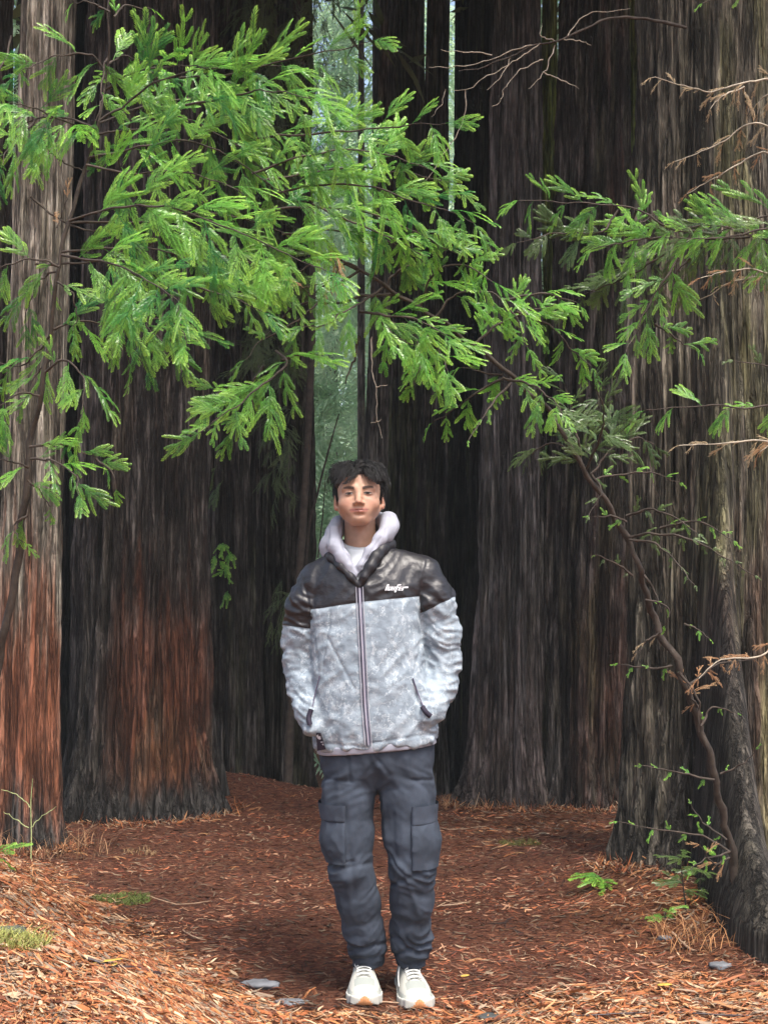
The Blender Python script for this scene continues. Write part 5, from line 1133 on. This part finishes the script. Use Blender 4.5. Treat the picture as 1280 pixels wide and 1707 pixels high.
# fallen dry sprays mixed into the litter
r = np.random.default_rng(12); n_ = 420
yy = 4.0 + 4.4 * r.random(n_) ** 1.5; xx = (r.random(n_) * 2 - 1) * (.29 * yy + .3); fb = brightness(xx, yy); k_ = r.random(n_) < .25 + .75 * fb; xx, yy = xx[k_], yy[k_]; n_ = len(xx)
pos = np.stack([xx, yy, gz(xx, yy) + .012], 1); th = r.random(n_) * 6.28
v, f, t = scatter(FR_DEAD, pos, np.stack([np.cos(th), np.sin(th), .15 + 0 * th], 1), np.stack([r.normal(0, .2, n_), r.normal(-.1, .2, n_), 1 + 0 * th], 1), .55 + .5 * r.random(n_), 3)
C = np.repeat(np.array([[.38, .15, .055], [.44, .20, .09], [.26, .09, .04], [.46, .27, .13]])[r.integers(0, 4, len(v) // 50 + 1)], 50, 0)[:len(v)]
tag(mk('fallen_sprays', v, f, MAT['litter'], cols={'col': C}, smooth_=False), 'dried orange redwood sprays lying among the litter', 'leaf litter', kind='stuff')
# twigs
MAT['stick'] = simple('weathered_twig', (.30, .20, .13), .8, .2, .6, 150, .4, 40)
MAT['stick_dark'] = simple('wet_dark_bark', (.035, .02, .022), .5, .5, .7, 90, .3, 40)
MAT['yellow'] = simple('yellow_leaf', (.52, .36, .07), .55, .4, .3, 90, .2, 60)
MAT['stone'] = simple('grey_stone', (.12, .125, .135), .75, .3, .9, 50, .3, 25)
MAT['stone_dark'] = simple('dark_stone', (.05, .055, .055), .8, .3, .9, 50, .3, 25)
for pts, rad, mt, lb_ in [
    ([(130, 1632), (180, 1630), (235, 1625), (270, 1634)], .007, 'stick_dark', 'short dark wet piece of bark lying beside the yellow leaf at lower left'),
    ([(560, 1672), (600, 1675), (680, 1678), (740, 1690)], .0022, 'stick', 'thin straight straw coloured twig in front of the shoes'),
    ([(1120, 1560), (1138, 1580), (1150, 1588), (1160, 1590)], .004, 'stick', 'curved pale twig on the path below the seedling at right'),
    ([(305, 1555), (322, 1566), (345, 1572)], .0028, 'stick', 'short pale curved twig at the edge of the left bank'),
    ([(730, 1384), (760, 1386), (815, 1380)], .0022, 'stick', 'pale twig lying far back right of the knees'),
    ([(155, 1570), (185, 1578), (215, 1590)], .005, 'stick', 'tan curved bark strip on the slope of the left bank'),
    ([(0, 1650), (40, 1660), (110, 1680), (180, 1700)], .007, 'stick', 'long reddish stick running down the lower left corner'),
    ([(245, 1498), (300, 1512), (352, 1506)], .0022, 'stick', 'thin dry twig behind the green moss patch'),
    ([(735, 1515), (760, 1513), (785, 1508)], .0035, 'stick', 'pale short twig on the path right of the shins'),
    ([(840, 1690), (960, 1700), (1100, 1694), (1275, 1700)], .0028, 'stick_dark', 'long dark twig along the bottom right edge')]:
    c = np.array([ground_at(a, b) for a, b in pts]); c[:, 2] += rad + .008; c = spline(c, 14); c[:, 2] += .004 * pn(np.arange(14) * .5, 0, rad * 900)
    v, f = tube(c, np.concatenate([[rad * .6], np.full(12, rad), [rad * .35]]), 7, .5, int(rad * 1e4)); o = mk('fallen_twig', v, f, MAT[mt], loc=tuple(c[0])); tag(o, lb_, 'twig', 'twigs lying on the ground')
def blob(name, px_, py_, rx, ry, rz, mt, lb_, cat, sd=0, sink=.3, group=None):
    p = ground_at(px_, py_); a = np.linspace(0, math.pi, 10); b = np.linspace(0, 2 * math.pi, 17)[:-1]
    A_, B2 = np.meshgrid(a, b, indexing='ij'); d_ = np.stack([np.sin(A_) * np.cos(B2), np.sin(A_) * np.sin(B2), np.cos(A_)], -1).reshape(-1, 3)
    k = 1 + .45 * pn(d_[:, 0] * 1.6 + sd, d_[:, 1] * 1.6, d_[:, 2] * 1.6, sd) + .18 * pn(d_[:, 0] * 4 + sd, d_[:, 1] * 4, d_[:, 2] * 4, sd); v = d_ * k[:, None] * [rx, ry, rz]; v[:, 2] = np.clip(v[:, 2], -rz, rz * .6)
    F = [[i * 16 + j, (i + 1) * 16 + j, (i + 1) * 16 + (j + 1) % 16, i * 16 + (j + 1) % 16] for i in range(9) for j in range(16)]
    p[2] += rz * .25
    o = mk(name, v, F, MAT[mt]); o.location = p; return tag(o, lb_, cat, group)
blob('stone', 432, 1645, .062, .04, .018, 'stone', 'flat pale grey stone left of the shoes, the farther of two', 'stone', 1)
blob('stone', 486, 1673, .055, .03, .013, 'stone', 'flat grey stone left of the shoes, the nearer of two', 'stone', 2)
blob('stone', 812, 1702, .04, .03, .02, 'stone_dark', 'small dark stone at the bottom edge right of the shoes', 'stone', 3)
blob('stone', 18, 1562, .05, .05, .035, 'stone_dark', 'dark stone half buried in the left bank', 'stone', 4)
blob('stone', 1200, 1612, .04, .03, .016, 'stone', 'small grey stone at the foot of the great right trunk', 'stone', 5)
blob('stone', 1108, 1567, .03, .02, .012, 'stone', 'small pale stone beside the orange pile at right', 'stone', 6)
def leafm(name, px_, py_, L, w, yaw, mt, lb_, cat, lift=.02, tilt=.1):
    p = ground_at(px_, py_); V = []; F = []; n = 8
    for i in range(n + 1):
        t = i / n; ww = w * math.sin(math.pi * min(1, t * .98 + .02)) ** .8 + .0008
        for k, s_ in enumerate((-1, 0, 1)): V.append([(t - .5) * L, s_ * ww, lift + .18 * abs(s_) * ww + tilt * L * (t - .5) + .1 * L * (t - .5) ** 2])
    for i in range(n):
        for k in (0, 1): F.append([i * 3 + k, (i + 1) * 3 + k, (i + 1) * 3 + k + 1, i * 3 + k + 1])
    o = mk(name, V, F, MAT[mt]); o.location = p; o.rotation_euler[2] = yaw; sm = o.modifiers.new('thickness', 'SOLIDIFY'); sm.thickness = .0012
    return tag(o, lb_, cat)
leafm('fallen_leaf', 172, 1632, .12, .010, R(3), 'yellow', 'long yellow strap leaf on the left bank', 'leaf')
leafm('fallen_leaf', 190, 1648, .03, .009, R(60), 'yellow', 'small yellow leaf just below the long yellow one', 'leaf')
leafm('fallen_leaf', 1107, 1652, .05, .014, R(-12), 'yellow', 'pale yellow leaf among orange litter at lower right', 'leaf')
leafm('fallen_leaf', 775, 1637, .03, .009, R(8), 'yellow', 'tiny yellow leaf right of the shoes', 'leaf')
# seedlings
def seedling(px_, py_, n, key, size, lb_, hgt, sd, spread=1.0, cat='seedling'):
    p = ground_at(px_, py_); s = Sapling('seedling', lb_, p - np.array([0, 0, .005]), cat); r = np.random.default_rng(sd)
    c = np.array([[.01 * math.sin(t * 3 + sd), 0, hgt * t] for t in np.linspace(0, 1, 8)]); v, f = tube(c, np.linspace(.004, .0015, 8), 6); mk('stem', v, f, MAT['twig'], s.root)
    for k in range(n):
        a_ = r.random() * 6.28; q = c[int(r.integers(2, 8))]; d_ = np.array([math.cos(a_) * spread, math.sin(a_) * spread * .8, .15 + r.normal(0, .25)]); d_ /= np.linalg.norm(d_); nr = np.array([0, -.5, 1.]) + r.normal(0, .2, 3); nr -= d_ * (nr @ d_); nr /= np.linalg.norm(nr); yv = np.cross(nr, d_)
        o = bpy.data.objects.new('frond', FMESH[key][k % len(FMESH[key])]); COL.objects.link(o); o.parent = s.root
        o.matrix_local = Matrix(np.vstack([np.column_stack([np.column_stack([d_, yv, nr]) * size * (.7 + .5 * r.random()), q]), [0, 0, 0, 1]]).tolist())
seedling(1000, 1478, 9, 'small', 1.1, 'small bright green seedling on the path edge, left of the mossy trunk foot', .05, 1)
seedling(1140, 1525, 12, 'small_dull', 1.0, 'upright brownish seedling at the foot of the great right trunk', .22, 2)
seedling(1112, 1535, 6, 'small', .8, 'low green seedling left of the brownish upright one', .04, 3)
seedling(-4, 1450, 6, 'small', 1.3, 'green seedling cut by the left border on top of the bank', .08, 4)
seedling(1165, 1500, 7, 'small_dull', .9, 'olive seedling between the arching stem and the upright brownish one', .12, 5)
# weed stalk at left
p = ground_at(52, 1440); s = Sapling('weed_stalk', 'thin pale weed stalk with forked tips before the left trunk foot', p, 'weed')
MAT['weed'] = simple('pale_green_stem', (.32, .36, .16), .7, .3, .3, 90, .3, 30)
Yw = p[1]
c = px_path([(52, 1440, Yw), (53, 1390, Yw), (52, 1340, Yw), (55, 1298, Yw)], 12); v, f = tube(c, np.linspace(.004, .0016, 12), 6); mk('stem', v - p, f, MAT['weed'], s.root)
twig_on(s, [[(52, 1380), (70, 1362), (95, 1345)], [(50, 1345), (30, 1325), (2, 1315)], [(48, 1380), (25, 1365), (5, 1355)]], Yw, .0028, 'weed', 55)
# moss and grass
def tuft(px_, py_, rad, n, hgt, lb_, col, sd, cat='grass'):
    p = ground_at(px_, py_); r = np.random.default_rng(sd); a_ = r.random(n) * 6.28; q = rad * np.sqrt(r.random(n)); x = p[0] + q * np.cos(a_) * 1.4; y = p[1] + q * np.sin(a_); z = gz(x, y)
    dx, dy = r.normal(0, .9, n), r.normal(0, .7, n); h = hgt * (.4 + .6 * r.random(n)); w = .0012
    b0 = np.stack([x, y, z], 1); mid = b0 + np.stack([dx * h * .4, dy * h * .4, h * .7], 1); tip = b0 + np.stack([dx * h, dy * h, h], 1)
    o_ = np.array([w, 0, 0]); V = np.stack([b0 - o_, b0 + o_, mid + o_, mid - o_, tip + o_ * .2, tip - o_ * .2], 1).reshape(-1, 3); F = ((np.arange(n) * 6)[:, None, None] + np.array([[0, 1, 2, 3], [3, 2, 4, 5]])[None]).reshape(-1, 4)
    c_ = np.repeat(np.array(col)[None] * (.6 + .8 * r.random(n))[:, None], 6, 0)
    tag(mk('grass_patch', V, F, MAT['litter'], cols={'col': c_}, smooth_=False), lb_, cat, kind='stuff')
tuft(202, 1503, .09, 900, .022, 'green mossy grass patch where the bank meets the path', (.10, .13, .03), 1)
tuft(12, 1625, .09, 700, .05, 'yellow green grass tuft in the lower left corner', (.24, .25, .07), 2)
tuft(868, 1408, .08, 350, .02, 'faint green patch on the far part of the path', (.12, .12, .03), 3)
tuft(235, 1424, .06, 60, .03, 'thin dry grass at the foot of the broad charred trunk', (.25, .16, .08), 4)
tuft(780, 1345, .18, 110, .07, 'dry straw standing at the foot of the tall grey trunk', (.30, .16, .08), 6)
tuft(75, 1425, .24, 130, .13, 'dry straw and dead stems on the crest of the left bank', (.30, .17, .09), 7)
tuft(1185, 1560, .16, 130, .10, 'dry orange straw hanging around the foot of the arching stem', (.36, .18, .08), 8)

dg = bpy.context.evaluated_depsgraph_get(); print('TRIS', sum(sum(len(p.vertices) - 2 for p in o.data.polygons) for o in bpy.data.objects if o.type == 'MESH')/1e6, 'unique', sum(sum(len(p.vertices) - 2 for p in m_.polygons) for m_ in bpy.data.meshes)/1e6)
